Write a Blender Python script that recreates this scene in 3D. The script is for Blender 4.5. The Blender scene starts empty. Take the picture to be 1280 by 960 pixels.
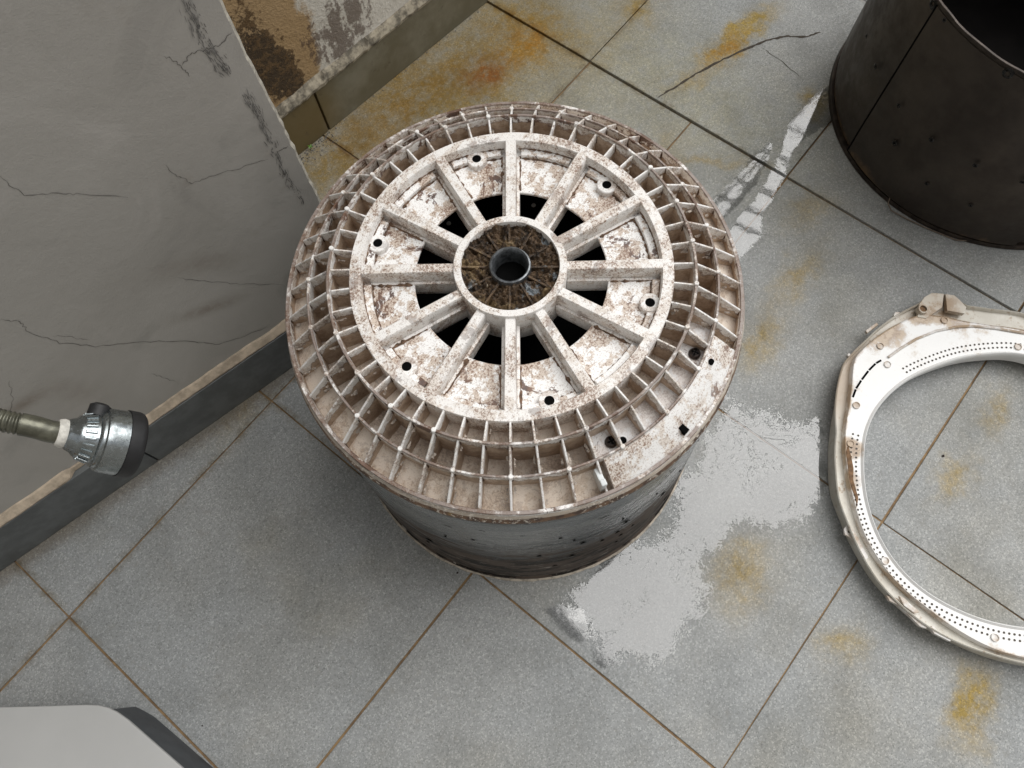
import bpy, bmesh, math, random
from mathutils import Vector, Matrix, noise as mnoise
random.seed(7)
R = math.radians
S = bpy.context.scene
COL = S.collection

# ------------------------------------------------------------------ camera
CAM = Vector((0.4155, -0.6195, 1.2027))
ROT = Matrix(((0.62561675, 0.74181296, -0.24148956),
              (-0.77890544, 0.57661300, -0.24662474),
              (-0.04370341, 0.34239010, 0.93854090)))
F = 948.335                      # focal length in pixels of a 1280 wide frame
cd = bpy.data.cameras.new('camera')
cd.sensor_width = 36.0
cd.lens = F / 1280 * 36
cd.clip_start = 0.02
cd.clip_end = 200
cam = bpy.data.objects.new('camera', cd)
COL.objects.link(cam)
cam.matrix_world = Matrix.Translation(CAM) @ ROT.to_4x4()
S.camera = cam

# ------------------------------------------------------------------ sky, sun, exposure
SUN_EL, SUN_AZ = 58.0, -9.0      # azimuth measured from +x towards +y, direction TO the sun
w = bpy.data.worlds.new('World')
S.world = w
w.use_nodes = True
nt = w.node_tree
bg = nt.nodes['Background']
sky = nt.nodes.new('ShaderNodeTexSky')
sky.sky_type = 'NISHITA'
sky.sun_disc = False
sky.sun_elevation = R(SUN_EL)
sky.sun_rotation = R(90 - SUN_AZ)
sky.dust_density = 3.0
hsv = nt.nodes.new('ShaderNodeHueSaturation')     # overcast: a nearly colourless sky
hsv.inputs['Saturation'].default_value = 0.10
nt.links.new(sky.outputs[0], hsv.inputs['Color'])
cloud = nt.nodes.new('ShaderNodeMix'); cloud.data_type = 'RGBA'      # cloud layer over the clear sky
cloud.inputs[0].default_value = 0.55
cloud.inputs[7].default_value = (7.6, 7.7, 7.9, 1)
nt.links.new(hsv.outputs[0], cloud.inputs[6])
nt.links.new(cloud.outputs[2], bg.inputs[0])
bg.inputs[1].default_value = 0.07
sd = bpy.data.lights.new('sun', 'SUN')
sd.energy = 2.0
sd.angle = R(58)
sd.color = (1.0, 0.985, 0.965)
so = bpy.data.objects.new('sun', sd)
COL.objects.link(so)
_d = Vector((math.cos(R(SUN_EL)) * math.cos(R(SUN_AZ)), math.cos(R(SUN_EL)) * math.sin(R(SUN_AZ)), math.sin(R(SUN_EL))))
so.rotation_euler = _d.to_track_quat('Z', 'Y').to_euler()
so.location = _d * 5
S.view_settings.view_transform = 'Standard'
S.view_settings.look = 'None'
S.view_settings.exposure = 0.44
S.view_settings.gamma = 1.0
S.cycles.use_denoising = True
S.cycles.max_bounces = 8
S.cycles.transparent_max_bounces = 12


# ------------------------------------------------------------------ helpers
def U(x, y, z=0.0):
    """point of the plane at height z that was seen at (x, y) in the survey of the place"""
    d = ROT @ Vector(((x - 640) / F, -(y - 480) / F, -1))
    return CAM + d * ((z - CAM.z) / d.z)


def obj(name, verts, faces, mat, parent=None, smooth=False, attr=None, bevel=0.0, mesh=None):
    if mesh is None:
        mesh = bpy.data.meshes.new(name)
        mesh.from_pydata([tuple(v) for v in verts], [], faces)
        bm = bmesh.new(); bm.from_mesh(mesh)
        bmesh.ops.recalc_face_normals(bm, faces=bm.faces)
        if bevel:
            bmesh.ops.bevel(bm, geom=[e for e in bm.edges if len(e.link_faces) == 2 and e.calc_face_angle(0) > 0.6],
                            offset=bevel, segments=2, affect='EDGES', profile=0.6)
        bm.to_mesh(mesh); bm.free()
        if attr:
            a = mesh.attributes.new('depth', 'FLOAT', 'POINT')
            a.data.foreach_set('value', [attr(v.co) for v in mesh.vertices])
        if mat: mesh.materials.append(mat)
        if smooth:
            for p in mesh.polygons: p.use_smooth = True
            try: mesh.set_sharp_from_angle(angle=R(38))
            except Exception: pass
    o = bpy.data.objects.new(name, mesh)
    COL.objects.link(o)
    if parent: o.parent = parent
    return o


def thing(name, label, cat, loc=(0, 0, 0), group=None):
    o = bpy.data.objects.new(name, None)
    o.empty_display_size = 0.05
    COL.objects.link(o)
    o.location = loc
    o['label'] = label; o['category'] = cat
    if group: o['group'] = group
    return o


def tag(o, label, cat, group=None):
    o['label'] = label; o['category'] = cat
    if group: o['group'] = group
    return o


def lathe(profile, n=128, a0=0.0, a1=360.0, closed=True):
    """profile of (r, z) turned about z; closed profiles make solid rings"""
    full = abs(a1 - a0) >= 359.99
    m = len(profile); V = []; Fc = []
    steps = n if full else n + 1
    for i in range(steps):
        a = R(a0 + (a1 - a0) * i / n)
        for r, z in profile: V.append((r * math.cos(a), r * math.sin(a), z))
    for i in range(n):
        j = (i + 1) % steps
        for k in range(m if closed else m - 1):
            l = (k + 1) % m
            Fc.append((i * m + k, j * m + k, j * m + l, i * m + l))
    if not full and closed:
        Fc.append(tuple(range(m))); Fc.append(tuple((steps - 1) * m + k for k in reversed(range(m))))
    return V, Fc


def slab(pts, z0, z1):
    """prism over a polygon"""
    n = len(pts)
    V = [(p[0], p[1], z0) for p in pts] + [(p[0], p[1], z1) for p in pts]
    Fc = [tuple(reversed(range(n))), tuple(range(n, 2 * n))] + [(i, (i + 1) % n, n + (i + 1) % n, n + i) for i in range(n)]
    return V, Fc


def join(parts):
    V, Fc = [], []
    for v, f in parts:
        o = len(V); V += list(v); Fc += [tuple(i + o for i in q) for q in f]
    return V, Fc


def tube(path, rad, n=10, cap=True):
    path = [Vector(p) for p in path]
    V, Fc = [], []
    t0 = (path[1] - path[0]).normalized()
    u = t0.orthogonal().normalized()
    for i, p in enumerate(path):
        t = (path[min(i + 1, len(path) - 1)] - path[max(i - 1, 0)]).normalized()
        u = (u - t * u.dot(t)).normalized(); v = t.cross(u)
        r = rad[i] if isinstance(rad, (list, tuple)) else rad
        for k in range(n):
            a = 2 * math.pi * k / n
            V.append(p + (u * math.cos(a) + v * math.sin(a)) * r)
    for i in range(len(path) - 1):
        for k in range(n):
            l = (k + 1) % n
            Fc.append((i * n + k, i * n + l, (i + 1) * n + l, (i + 1) * n + k))
    if cap:
        Fc.append(tuple(reversed(range(n)))); Fc.append(tuple((len(path) - 1) * n + k for k in range(n)))
    return V, Fc


def fbm(x, y, z=0.0, o=4):
    return mnoise.fractal(Vector((x, y, z)), 0.9, 2.0, o)


# ------------------------------------------------------------------ materials
class N:
    def __init__(s, name, rough=0.5, metal=0.0, spec=0.5):
        s.m = bpy.data.materials.new(name); s.m.use_nodes = True
        s.t = s.m.node_tree; s.b = s.t.nodes['Principled BSDF']; s.out = s.t.nodes['Material Output']
        s.b.inputs['Roughness'].default_value = rough
        s.b.inputs['Metallic'].default_value = metal
        s.b.inputs['Specular IOR Level'].default_value = spec
        s.pos = s.t.nodes.new('ShaderNodeNewGeometry').outputs['Position']

    def L(s, a, b): s.t.links.new(a, b)

    def noise(s, scale, detail=4, rough=0.6, vec=None, dist=0.0, off=0.0):
        n = s.t.nodes.new('ShaderNodeTexNoise')
        n.inputs['Scale'].default_value = scale; n.inputs['Detail'].default_value = detail
        n.inputs['Roughness'].default_value = rough; n.inputs['Distortion'].default_value = dist
        v = vec or s.pos
        if off: v = s.vmath('ADD', v, (off, off * .7, off * 1.3))
        s.L(v, n.inputs['Vector']); return n.outputs['Fac']

    def voro(s, scale, feat='F1', vec=None, out='Distance', rand=1.0):
        n = s.t.nodes.new('ShaderNodeTexVoronoi'); n.feature = feat
        n.inputs['Scale'].default_value = scale; n.inputs['Randomness'].default_value = rand
        s.L(vec or s.pos, n.inputs['Vector']); return n.outputs[out]

    def vmath(s, op, a, b=None):
        n = s.t.nodes.new('ShaderNodeVectorMath'); n.operation = op
        for i, q in enumerate((a, b)):
            if q is None: continue
            if isinstance(q, (tuple, Vector)): n.inputs[i].default_value = tuple(q)
            else: s.L(q, n.inputs[i])
        return n.outputs['Value'] if op in ('LENGTH', 'DISTANCE', 'DOT_PRODUCT') else n.outputs['Vector']

    def math(s, op, a, b=0.0, c=None, clamp=False):
        n = s.t.nodes.new('ShaderNodeMath'); n.operation = op; n.use_clamp = clamp
        for i, q in enumerate((a, b, c)):
            if q is None: continue
            if isinstance(q, (int, float)): n.inputs[i].default_value = q
            else: s.L(q, n.inputs[i])
        return n.outputs[0]

    def step(s, v, lo, hi, a=0.0, b=1.0):
        n = s.t.nodes.new('ShaderNodeMapRange'); n.interpolation_type = 'SMOOTHSTEP'
        s.L(v, n.inputs[0])
        for i, q in enumerate((lo, hi, a, b)): n.inputs[i + 1].default_value = q
        return n.outputs[0]

    def mix(s, fac, a, b, mode='MIX'):
        n = s.t.nodes.new('ShaderNodeMix'); n.data_type = 'RGBA'; n.blend_type = mode
        for i, q in ((0, fac), (6, a), (7, b)):
            if isinstance(q, (int, float)): n.inputs[i].default_value = q
            elif isinstance(q, tuple): n.inputs[i].default_value = (*q, 1) if len(q) == 3 else q
            else: s.L(q, n.inputs[i])
        return n.outputs[2]

    def attr(s, name):
        n = s.t.nodes.new('ShaderNodeAttribute'); n.attribute_name = name; return n.outputs['Fac']

    def objrand(s):
        return s.t.nodes.new('ShaderNodeObjectInfo').outputs['Random']

    def blob(s, centre, ru, rv, ang):
        """soft ellipse on the ground with a wandering outline, 1 in the middle"""
        if not hasattr(s, 'warped'):
            nn = s.t.nodes.new('ShaderNodeTexNoise'); nn.inputs['Scale'].default_value = 17; nn.inputs['Detail'].default_value = 5; nn.inputs['Roughness'].default_value = .62
            s.L(s.pos, nn.inputs['Vector'])
            sc = s.t.nodes.new('ShaderNodeVectorMath'); sc.operation = 'SCALE'; sc.inputs['Scale'].default_value = .11
            s.L(s.vmath('SUBTRACT', nn.outputs['Color'], (.5, .5, .5)), sc.inputs[0])
            s.warped = s.vmath('ADD', s.pos, sc.outputs[0])
        d = s.vmath('SUBTRACT', s.warped, (centre[0], centre[1], 0))
        c, q = math.cos(ang), math.sin(ang)
        a = s.vmath('DOT_PRODUCT', d, (c / ru, q / ru, 0)); b = s.vmath('DOT_PRODUCT', d, (-q / rv, c / rv, 0))
        r2 = s.math('ADD', s.math('MULTIPLY', a, a), s.math('MULTIPLY', b, b))
        return s.math('POWER', 2.718, s.math('MULTIPLY', r2, -1.0))

    def color(s, c):
        if isinstance(c, tuple): s.b.inputs['Base Color'].default_value = (*c, 1)
        else: s.L(c, s.b.inputs['Base Color'])

    def rough(s, c): s.L(c, s.b.inputs['Roughness'])

    def bump(s, h, strength=0.3, dist=0.002):
        n = s.t.nodes.new('ShaderNodeBump'); n.inputs['Strength'].default_value = strength
        n.inputs['Distance'].default_value = dist
        s.L(h, n.inputs['Height']); s.L(n.outputs[0], s.b.inputs['Normal'])


STAINS = [  # px, py, ru(m), rv(m), angle towards px2, strength, colour
    (700, 50, 800, 110, .42, .20, .45, 2), (560, 140, 700, 40, .30, .14, .35, 2), (880, 130, 960, 180, .25, .12, .4, 2), (925, 45, 965, 15, .075, .020, 1.25, 0), (895, 70, 940, 45, .05, .018, .8, 0),
    (605, 92, 640, 80, .045, .035, .85, 1), (655, 60, 690, 40, .05, .04, .75, 0), (580, 110, 660, 40, .22, .12, .85, 3),
    (430, 200, 520, 140, .13, .09, .75, 3), (500, 120, 580, 60, .16, .09, .7, 3), (660, 30, 720, 60, .13, .06, .6, 0), (800, 15, 840, -10, .05, .03, .6, 0),
    (925, 715, 960, 670, .045, .036, .6, 0), (950, 425, 990, 360, .05, .028, .55, 0), (1000, 345, 1040, 290, .06, .025, .5, 0),
    (1215, 885, 1225, 840, .05, .022, .8, 0), (1060, 805, 1085, 770, .035, .03, .5, 0), (1190, 595, 1220, 560, .04, .022, .55, 0),
    (1246, 510, 1250, 480, .04, .022, .5, 0), (820, 195, 850, 160, .05, .03, .3, 0), (880, 200, 960, 210, .09, .012, .35, 0),
    (300, 520, 335, 485, .06, .03, .25, 0), (1020, 130, 1035, 110, .03, .02, .6, 0), (1010, 265, 1050, 240, .05, .03, .3, 0),
    (865, 100, 800, 130, .05, .02, .35, 0), (700, 150, 760, 170, .05, .03, .25, 0),
]


def tile_material():
    n = N('granite_tile', 0.5, 0.0, 0.3)
    p = n.pos
    a = n.noise(420, 4, .8); c = n.noise(9, 3, .55)
    warp = n.vmath('ADD', p, (0, 0, 0))
    def cells(scale):
        sep = n.t.nodes.new('ShaderNodeSeparateColor'); n.L(n.voro(scale, out='Color', vec=warp), sep.inputs[0]); return sep.outputs
    v1 = cells(330); v2 = cells(560); b = v2[1]
    base = n.mix(v1[0], (.258, .265, .260), (.330, .337, .330))
    fl = n.noise(210, 4, .72, off=17); dkn = n.noise(300, 3, .7, off=27)
    base = n.mix(n.math('MULTIPLY', n.step(fl, .575, .625), .85), base, (.46, .47, .46))
    base = n.mix(n.math('MULTIPLY', n.step(dkn, .59, .64), .75), base, (.135, .142, .142))
    base = n.mix(n.math('MULTIPLY', n.step(v2[0], .88, .92), .5), base, (.15, .155, .150))
    base = n.mix(n.math('MULTIPLY', n.step(v2[2], .90, .93), .5), base, (.54, .54, .52))
    base = n.mix(n.math('MULTIPLY', n.step(a, .42, .62), .25), base, (.36, .365, .355))
    base = n.mix(n.math('MULTIPLY', n.step(n.noise(70, 4, .7, off=3.1), .55, .70), .35), base, (.235, .225, .20))
    base = n.mix(n.step(n.noise(4.3, 3, .5, off=41), .40, .65, 0, 1.0), base, (.95, .965, .985), 'MULTIPLY')
    base = n.mix(n.step(c, .38, .68, 0, .8), base, (.80, .80, .79), 'MULTIPLY')
    base = n.mix(n.step(n.noise(3.2, 4, .6, off=7), .48, .70, 0, .7), base, (.98, .93, .83), 'MULTIPLY')
    # per tile tone
    base = n.mix(n.math('MULTIPLY', n.objrand(), .14), base, (.25, .25, .24))
    # the far tiles by the mouldy wall are warmer and yellowed
    wob = n.noise(30, 5, .65)
    wob2 = n.noise(95, 4, .7)
    for x, y, x2, y2, ru, rv, st, kind in STAINS:
        P0, P1 = U(x, y), U(x2, y2); ang = math.atan2(P1.y - P0.y, P1.x - P0.x)
        m = n.blob(P0, ru, rv, ang)
        m = n.math('MULTIPLY', n.math('MULTIPLY', m, n.step(wob, .25, .62, .55, 1.35)), st * 1.12, clamp=True)
        m = n.math('MULTIPLY', m, n.step(wob2, .3, .6, .6, 1.0))
        base = n.mix(m, base, ((1.02, .70, .17), (.85, .44, .20), (1.04, .98, .76), (.84, .63, .28))[kind], 'MULTIPLY')
    # brown dirt spread out from the joints, strongest by the walls
    sx = n.t.nodes.new('ShaderNodeSeparateXYZ'); n.L(p, sx.inputs[0])
    def joint(q):
        f = n.math('FRACT', n.math('DIVIDE', q, .45))
        return n.math('MULTIPLY', n.math('MINIMUM', f, n.math('SUBTRACT', 1.0, f)), .45)
    jd = n.math('MINIMUM', joint(sx.outputs[0]), joint(sx.outputs[1]))
    jd = n.math('ADD', jd, n.math('MULTIPLY', n.math('SUBTRACT', wob2, .5), .02))
    wallside = n.step(n.vmath('DOT_PRODUCT', p, (.2281, .9736, 0)), -.25, .15, .12, .75)
    jm = n.math('MULTIPLY', n.math('MULTIPLY', n.step(jd, .014, .001), wallside), n.step(wob, .40, .62))
    base = n.mix(jm, base, (.55, .44, .30), 'MULTIPLY')
    wl = n.math('ADD', n.vmath('DOT_PRODUCT', n.vmath('SUBTRACT', p, (-.0256, .1421, 0)), (.2281, .9736, 0)), n.math('MULTIPLY', n.math('SUBTRACT', wob2, .5), .03))
    base = n.mix(n.math('MULTIPLY', n.math('MULTIPLY', n.step(wl, -.035, -.002), n.step(sx.outputs[0], .80, .62)), .75), base, (.50, .42, .33), 'MULTIPLY')
    n.color(base)
    n.rough(n.step(c, .3, .7, .45, .62))
    n.bump(n.math('ADD', a, n.math('MULTIPLY', b, .3)), .16, .0009)
    return n.m


def grout_material():
    n = N('rusty_grout', .85)
    a = n.noise(34, 6, .75)
    n.color(n.mix(n.step(a, .38, .62), (.27, .175, .085), (.15, .095, .05)))
    n.bump(a, .6, .002)
    return n.m


def plastic(name, white=(.80, .775, .75), tan=(.52, .42, .34), tan_amt=.5, speck=.6, brown=.35, coat=None, edge=0.0, seed=0.0, rough=.42):
    """aged white plastic: tan film in blotches, brown specks, flakes of dark deposit; coat = depth of a scum line below the top"""
    n = N(name, rough)
    big = n.noise(26, 6, .68, off=seed + 1)
    mid = n.noise(85, 5, .7, off=seed + 2)
    fine = n.noise(480, 4, .75, off=seed + 3)
    fine2 = n.noise(900, 2, .6, off=seed + 5)
    film = n.step(n.math('ADD', n.math('MULTIPLY', mid, .5), n.math('MULTIPLY', big, .5)), .485, .525)
    c = n.mix(n.math('MULTIPLY', film, tan_amt), white, tan)
    dots = n.math('MULTIPLY', n.step(n.math('ADD', n.math('MULTIPLY', fine, .7), n.math('MULTIPLY', big, .35)), .535, .60), n.math('ADD', .45, n.math('MULTIPLY', film, .55)))
    c = n.mix(n.math('MULTIPLY', dots, speck), c, (.22, .13, .085))
    d2 = n.step(fine2, .60, .67)
    c = n.mix(n.math('MULTIPLY', d2, speck * .7), c, (.22, .13, .09))
    flakes = n.step(n.noise(24, 7, .74, off=seed + 9, dist=.5), .575, .592)
    c = n.mix(n.math('MULTIPLY', flakes, brown), c, n.mix(n.step(mid, .4, .6), (.075, .036, .026), (.17, .09, .058)))
    h = n.math('ADD', n.math('MULTIPLY', fine, .5), n.math('MULTIPLY', film, .4))
    if coat is not None:
        dep = n.attr('depth')
        jag = n.noise(70, 5, .72, off=seed + 12)
        jag2 = n.noise(24, 3, .6, off=seed + 13)
        lvl = n.math('ADD', dep, n.math('MULTIPLY', n.math('SUBTRACT', n.math('ADD', n.math('MULTIPLY', jag, .5), n.math('MULTIPLY', jag2, .5)), .5), .055))
        m = n.step(lvl, coat - .0006, coat + .0006)
        tone = n.mix(n.step(mid, .38, .62), (.58, .465, .36), (.38, .27, .185))
        tone = n.mix(n.math('MULTIPLY', n.step(fine, .52, .66), .45), tone, (.18, .105, .07))
        c = n.mix(m, c, tone)
        lip = n.math('MULTIPLY', n.step(lvl, coat - .0022, coat - .0004), n.step(lvl, coat + .0012, coat))
        c = n.mix(n.math('MULTIPLY', lip, .7), c, (.17, .10, .07))
        h = n.math('ADD', h, n.math('MULTIPLY', m, 1.5))
    if edge:
        dep = n.attr('depth')
        e = n.step(n.math('ADD', dep, n.math('MULTIPLY', n.noise(110, 4, .7, off=seed + 15), .008)), .0068, .0048)
        e = n.math('MULTIPLY', e, n.step(n.noise(48, 4, .65, off=seed + 16), .36, .50))
        c = n.mix(n.math('MULTIPLY', e, edge), c, (.125, .068, .042))
    n.color(c)
    n.bump(h, .35, .0008)
    return n.m


M = {}
M['tile'] = tile_material()
M['grout'] = grout_material()
M['spoke'] = plastic('speckled_plastic', white=(.84,.82,.79), tan=(.64, .56, .48), tan_amt=.6, speck=.9, brown=.45, seed=2)
M['plate'] = plastic('flaking_plastic', white=(.88, .875, .86), tan=(.60, .51, .43), tan_amt=.95, speck=.95, brown=.95, seed=11)
M['boss'] = plastic('boss_plastic', white=(.86, .85, .83), tan_amt=.5, speck=.6, brown=.3, seed=23)
M['rib'] = plastic('rib_plastic', white=(.86, .85, .83), tan=(.60, .52, .43), tan_amt=.5, speck=.7, brown=.5, coat=.0125, seed=31)
M['wall'] = plastic('ring_plastic', white=(.86, .845, .82), tan=(.60, .52, .43), tan_amt=.6, speck=.8, brown=.95, coat=.0115, edge=.8, seed=41)
M['floor'] = plastic('scum_plastic', white=(.82, .73, .63), tan=(.68, .57, .46), tan_amt=.8, speck=.45, brown=.25, seed=53, rough=.65)
M['cover'] = plastic('cover_plastic', white=(.80, .79, .77), tan=(.64, .56, .48), tan_amt=.7, speck=.9, brown=.75, seed=67)
M['cellwhite'] = plastic('cell_plastic', white=(.84, .84, .84), tan=(.6, .5, .42), tan_amt=.4, speck=.4, brown=.65, seed=71)


def rust_material():
    n = N('rusty_rim', .6)
    a = n.noise(60, 6, .72); b = n.noise(190, 4, .7, off=4); c = n.noise(16, 4, .6, off=8)
    col = n.mix(n.step(a, .40, .58), (.075, .042, .028), (.20, .115, .065))
    col = n.mix(n.step(c, .64, .70, 0, .8), col, (.38, .24, .09))
    sz = n.t.nodes.new('ShaderNodeSeparateXYZ'); n.L(n.pos, sz.inputs[0])
    col = n.mix(n.math('MULTIPLY', n.step(n.math('ADD', sz.outputs[2], n.math('MULTIPLY', n.math('SUBTRACT', a, .5), .012)), .4385, .4405), .75), col, (.60, .54, .46))
    col = n.mix(n.math('MULTIPLY', n.step(b, .55, .60), n.step(c, .42, .54)), col, (.72, .66, .58))
    n.color(col); n.bump(a, .7, .002)
    return n.m


def steel_shell_material():
    n = N('stained_steel', .25, .9, .2)
    st = n.t.nodes.new('ShaderNodeMapping'); n.L(n.pos, st.inputs[0]); st.inputs['Scale'].default_value = (1, 1, 4.5)
    v = st.outputs[0]
    a = n.noise(14, 6, .72, vec=v); b = n.noise(60, 4, .7, vec=v, off=2); c = n.noise(5, 3, .6, vec=v, off=6)
    sx = n.t.nodes.new('ShaderNodeSeparateXYZ'); n.L(n.pos, sx.inputs[0]); z = sx.outputs[2]
    col = n.mix(n.step(c, .4, .62), (.23, .24, .245), (.32, .325, .325))
    # deposit belt low on the wall, with a ragged upper edge
    lev = n.math('ADD', z, n.math('MULTIPLY', n.math('SUBTRACT', a, .5), .55))
    col = n.mix(n.math('MULTIPLY', n.step(lev, .27, .17), .9), col, (.075, .050, .034))
    blk = n.math('MULTIPLY', n.math('MULTIPLY', n.step(a, .50, .525), n.step(z, .33, .24)), .9)
    col = n.mix(blk, col, (.012, .011, .010))
    col = n.mix(n.math('MULTIPLY', n.step(b, .66, .70), .6), col, (.02, .018, .016))
    col = n.mix(n.math('MULTIPLY', n.step(n.noise(40, 3, .6, off=9, vec=v), .62, .66), n.step(z, .30, .1)), col, (.30, .27, .24))
    n.color(col)
    n.L(n.step(lev, .24, .08, .85, .15), n.b.inputs['Metallic'])
    n.rough(n.math('MAXIMUM', n.step(a, .35, .65, .16, .36), n.math('MULTIPLY', n.step(lev, .29, .17), .62)))
    n.bump(b, .12, .0015)
    return n.m


def gunk_material():
    n = N('wet_gunk', .45)
    a = n.noise(95, 6, .75); b = n.noise(260, 4, .75, off=3); c = n.noise(42, 3, .6, off=6)
    col = n.mix(n.step(a, .35, .62), (.020, .013, .009), (.13, .08, .042))
    col = n.mix(n.step(c, .58, .68, 0, .8), col, (.26, .18, .09))
    col = n.mix(n.step(n.noise(50, 4, .6, off=12), .60, .68), col, (.26, .29, .31))
    col = n.mix(n.step(b, .62, .70), col, (.42, .36, .27))
    col = n.mix(n.step(b, .40, .32), col, (.012, .009, .008))
    n.color(col); n.bump(n.math('ADD', a, b), .8, .003)
    return n.m


def simple(name, col, rough=.5, metal=0.0, var=.25, scale=40, bump=.2, spec=.5):
    n = N(name, rough, metal, spec)
    a = n.noise(scale, 5, .65)
    dark = tuple(x * (1 - var) for x in col)
    n.color(n.mix(n.step(a, .35, .65), dark, col)); n.bump(a, bump, .001)
    return n.m


M['rust'] = rust_material()
M['shell'] = steel_shell_material()
M['gunk'] = gunk_material()
M['bore'] = simple('worn_steel', (.25, .265, .28), .36, .75, .6, 170)
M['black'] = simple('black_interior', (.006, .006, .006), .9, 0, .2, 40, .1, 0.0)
M['screw'] = simple('rusted_screw', (.045, .032, .028), .45, .5, .5, 300)
M['pale'] = simple('pale_light_dot', (.75, .73, .68), .5)
M['clip'] = simple('clip_plastic', (.66, .69, .69), .35)
M['scale'] = simple('limescale_edge', (.52, .46, .38), .8, 0, .5, 90)

# ------------------------------------------------------------------ ground
T = 0.45
gv, gf = slab([(-2.2, -3.2), (4.2, -3.2), (4.2, 2.2), (-2.2, 2.2)], -.05, -.0022)
ground = obj('ground', gv, gf, M['grout'])
ground['kind'] = 'structure'
floor = bpy.data.objects.new('floor', None); COL.objects.link(floor); floor['kind'] = 'structure'
GAP = .0015


def tile_mesh(lx, ly):
    V, Fc = slab([(-lx / 2 + GAP, -ly / 2 + GAP), (lx / 2 - GAP, -ly / 2 + GAP), (lx / 2 - GAP, ly / 2 - GAP), (-lx / 2 + GAP, ly / 2 - GAP)], -.010, 0)
    return obj('tile', V, Fc, M['tile'], floor, bevel=.0011)


full = tile_mesh(T, T); full.location = (-.225, .225, 0)
tiles = [full]
for iu in range(-3, 8):
    for iv in range(-3, 6):
        cx, cy = (iu + .5) * T, -(iv + .5) * T
        if (iu, iv) == (-1, -1): continue
        if (iu, iv) == (2, 0):
            continue
        o = full.copy(); COL.objects.link(o); o.parent = floor
        dz = .004 if iu >= 3 else 0
        o.location = (cx + random.uniform(-.0006, .0006), cy + random.uniform(-.0006, .0006), dz + random.uniform(-.0006, .0006))
        o.rotation_euler = (0, 0, R(random.uniform(-.12, .12)))
        tiles.append(o)
# the tile behind the basket was laid in two cut pieces
cutx, cuty = U(860, 157).x, -U(860, 157).y
h1 = tile_mesh(T, cuty); h1.location = (2.5 * T, -cuty / 2, 0)
h2 = tile_mesh(T, T - cuty); h2.location = (2.5 * T, -(cuty + T) / 2, 0)


# cracks are shallow dark gaps, built as thin ragged strips
def ribbon(pts, wid, up, jit=.0012, sub=6, seed=0):
    rnd = random.Random(seed); P = []
    for i in range(len(pts) - 1):
        for k in range(sub):
            P.append(pts[i].lerp(pts[i + 1], k / sub))
    P.append(pts[-1])
    V, Fc = [], []
    for i, p in enumerate(P):
        t = (P[min(i + 1, len(P) - 1)] - P[max(0, i - 1)]).normalized(); s = t.cross(up).normalized()
        q = p + s * rnd.uniform(-jit, jit) * (0 if i in (0, len(P) - 1) else 1)
        e = min(i, len(P) - 1 - i) / 4
        ww = wid * min(1, .25 + e) * rnd.uniform(.5, 1.3)
        V += [q + s * ww / 2, q - s * ww / 2]
    for i in range(len(P) - 1): Fc.append((2 * i, 2 * i + 2, 2 * i + 3, 2 * i + 1))
    return V, Fc


M['crack'] = simple('crack_dirt', (.075, .060, .045), .9, 0, .5, 200)
M['scuff'] = simple('scuffed_skin', (.25, .24, .225), .9, 0, .5, 160)
M['wallcrack'] = simple('wall_crack_dirt', (.21, .20, .18), .9, 0, .4, 200)
UP = Vector((0, 0, 1))
crk = [U(x, y, .0050) for x, y in ((822, 122), (845, 108), (870, 92), (900, 76), (930, 62), (958, 50), (985, 45), (1008, 46), (1026, 40))]
obj('crack', *ribbon(crk, .0045, UP, seed=3), M['crack'], floor)
crk = [U(x, y, .0050) for x, y in ((950, 58), (975, 75), (1003, 98))]
obj('crack', *ribbon(crk, .0014, UP, seed=4), M['crack'], floor)

# ------------------------------------------------------------------ walls
A1 = Vector((-.0256, .1421, 0)); D1 = Vector((.9736, -.2281, 0)); N1 = Vector((.2281, .9736, 0))
A2 = Vector((.8299, .3141, 0)); D2 = Vector((.9954, -.0960, 0)); N2 = Vector((.0960, .9954, 0))


def on_plane(x, y, A, Nn, off):
    d = ROT @ Vector(((x - 640) / F, -(y - 480) / F, -1))
    return CAM + d * (((A + Nn * off - CAM).dot(Nn)) / d.dot(Nn))


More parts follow.
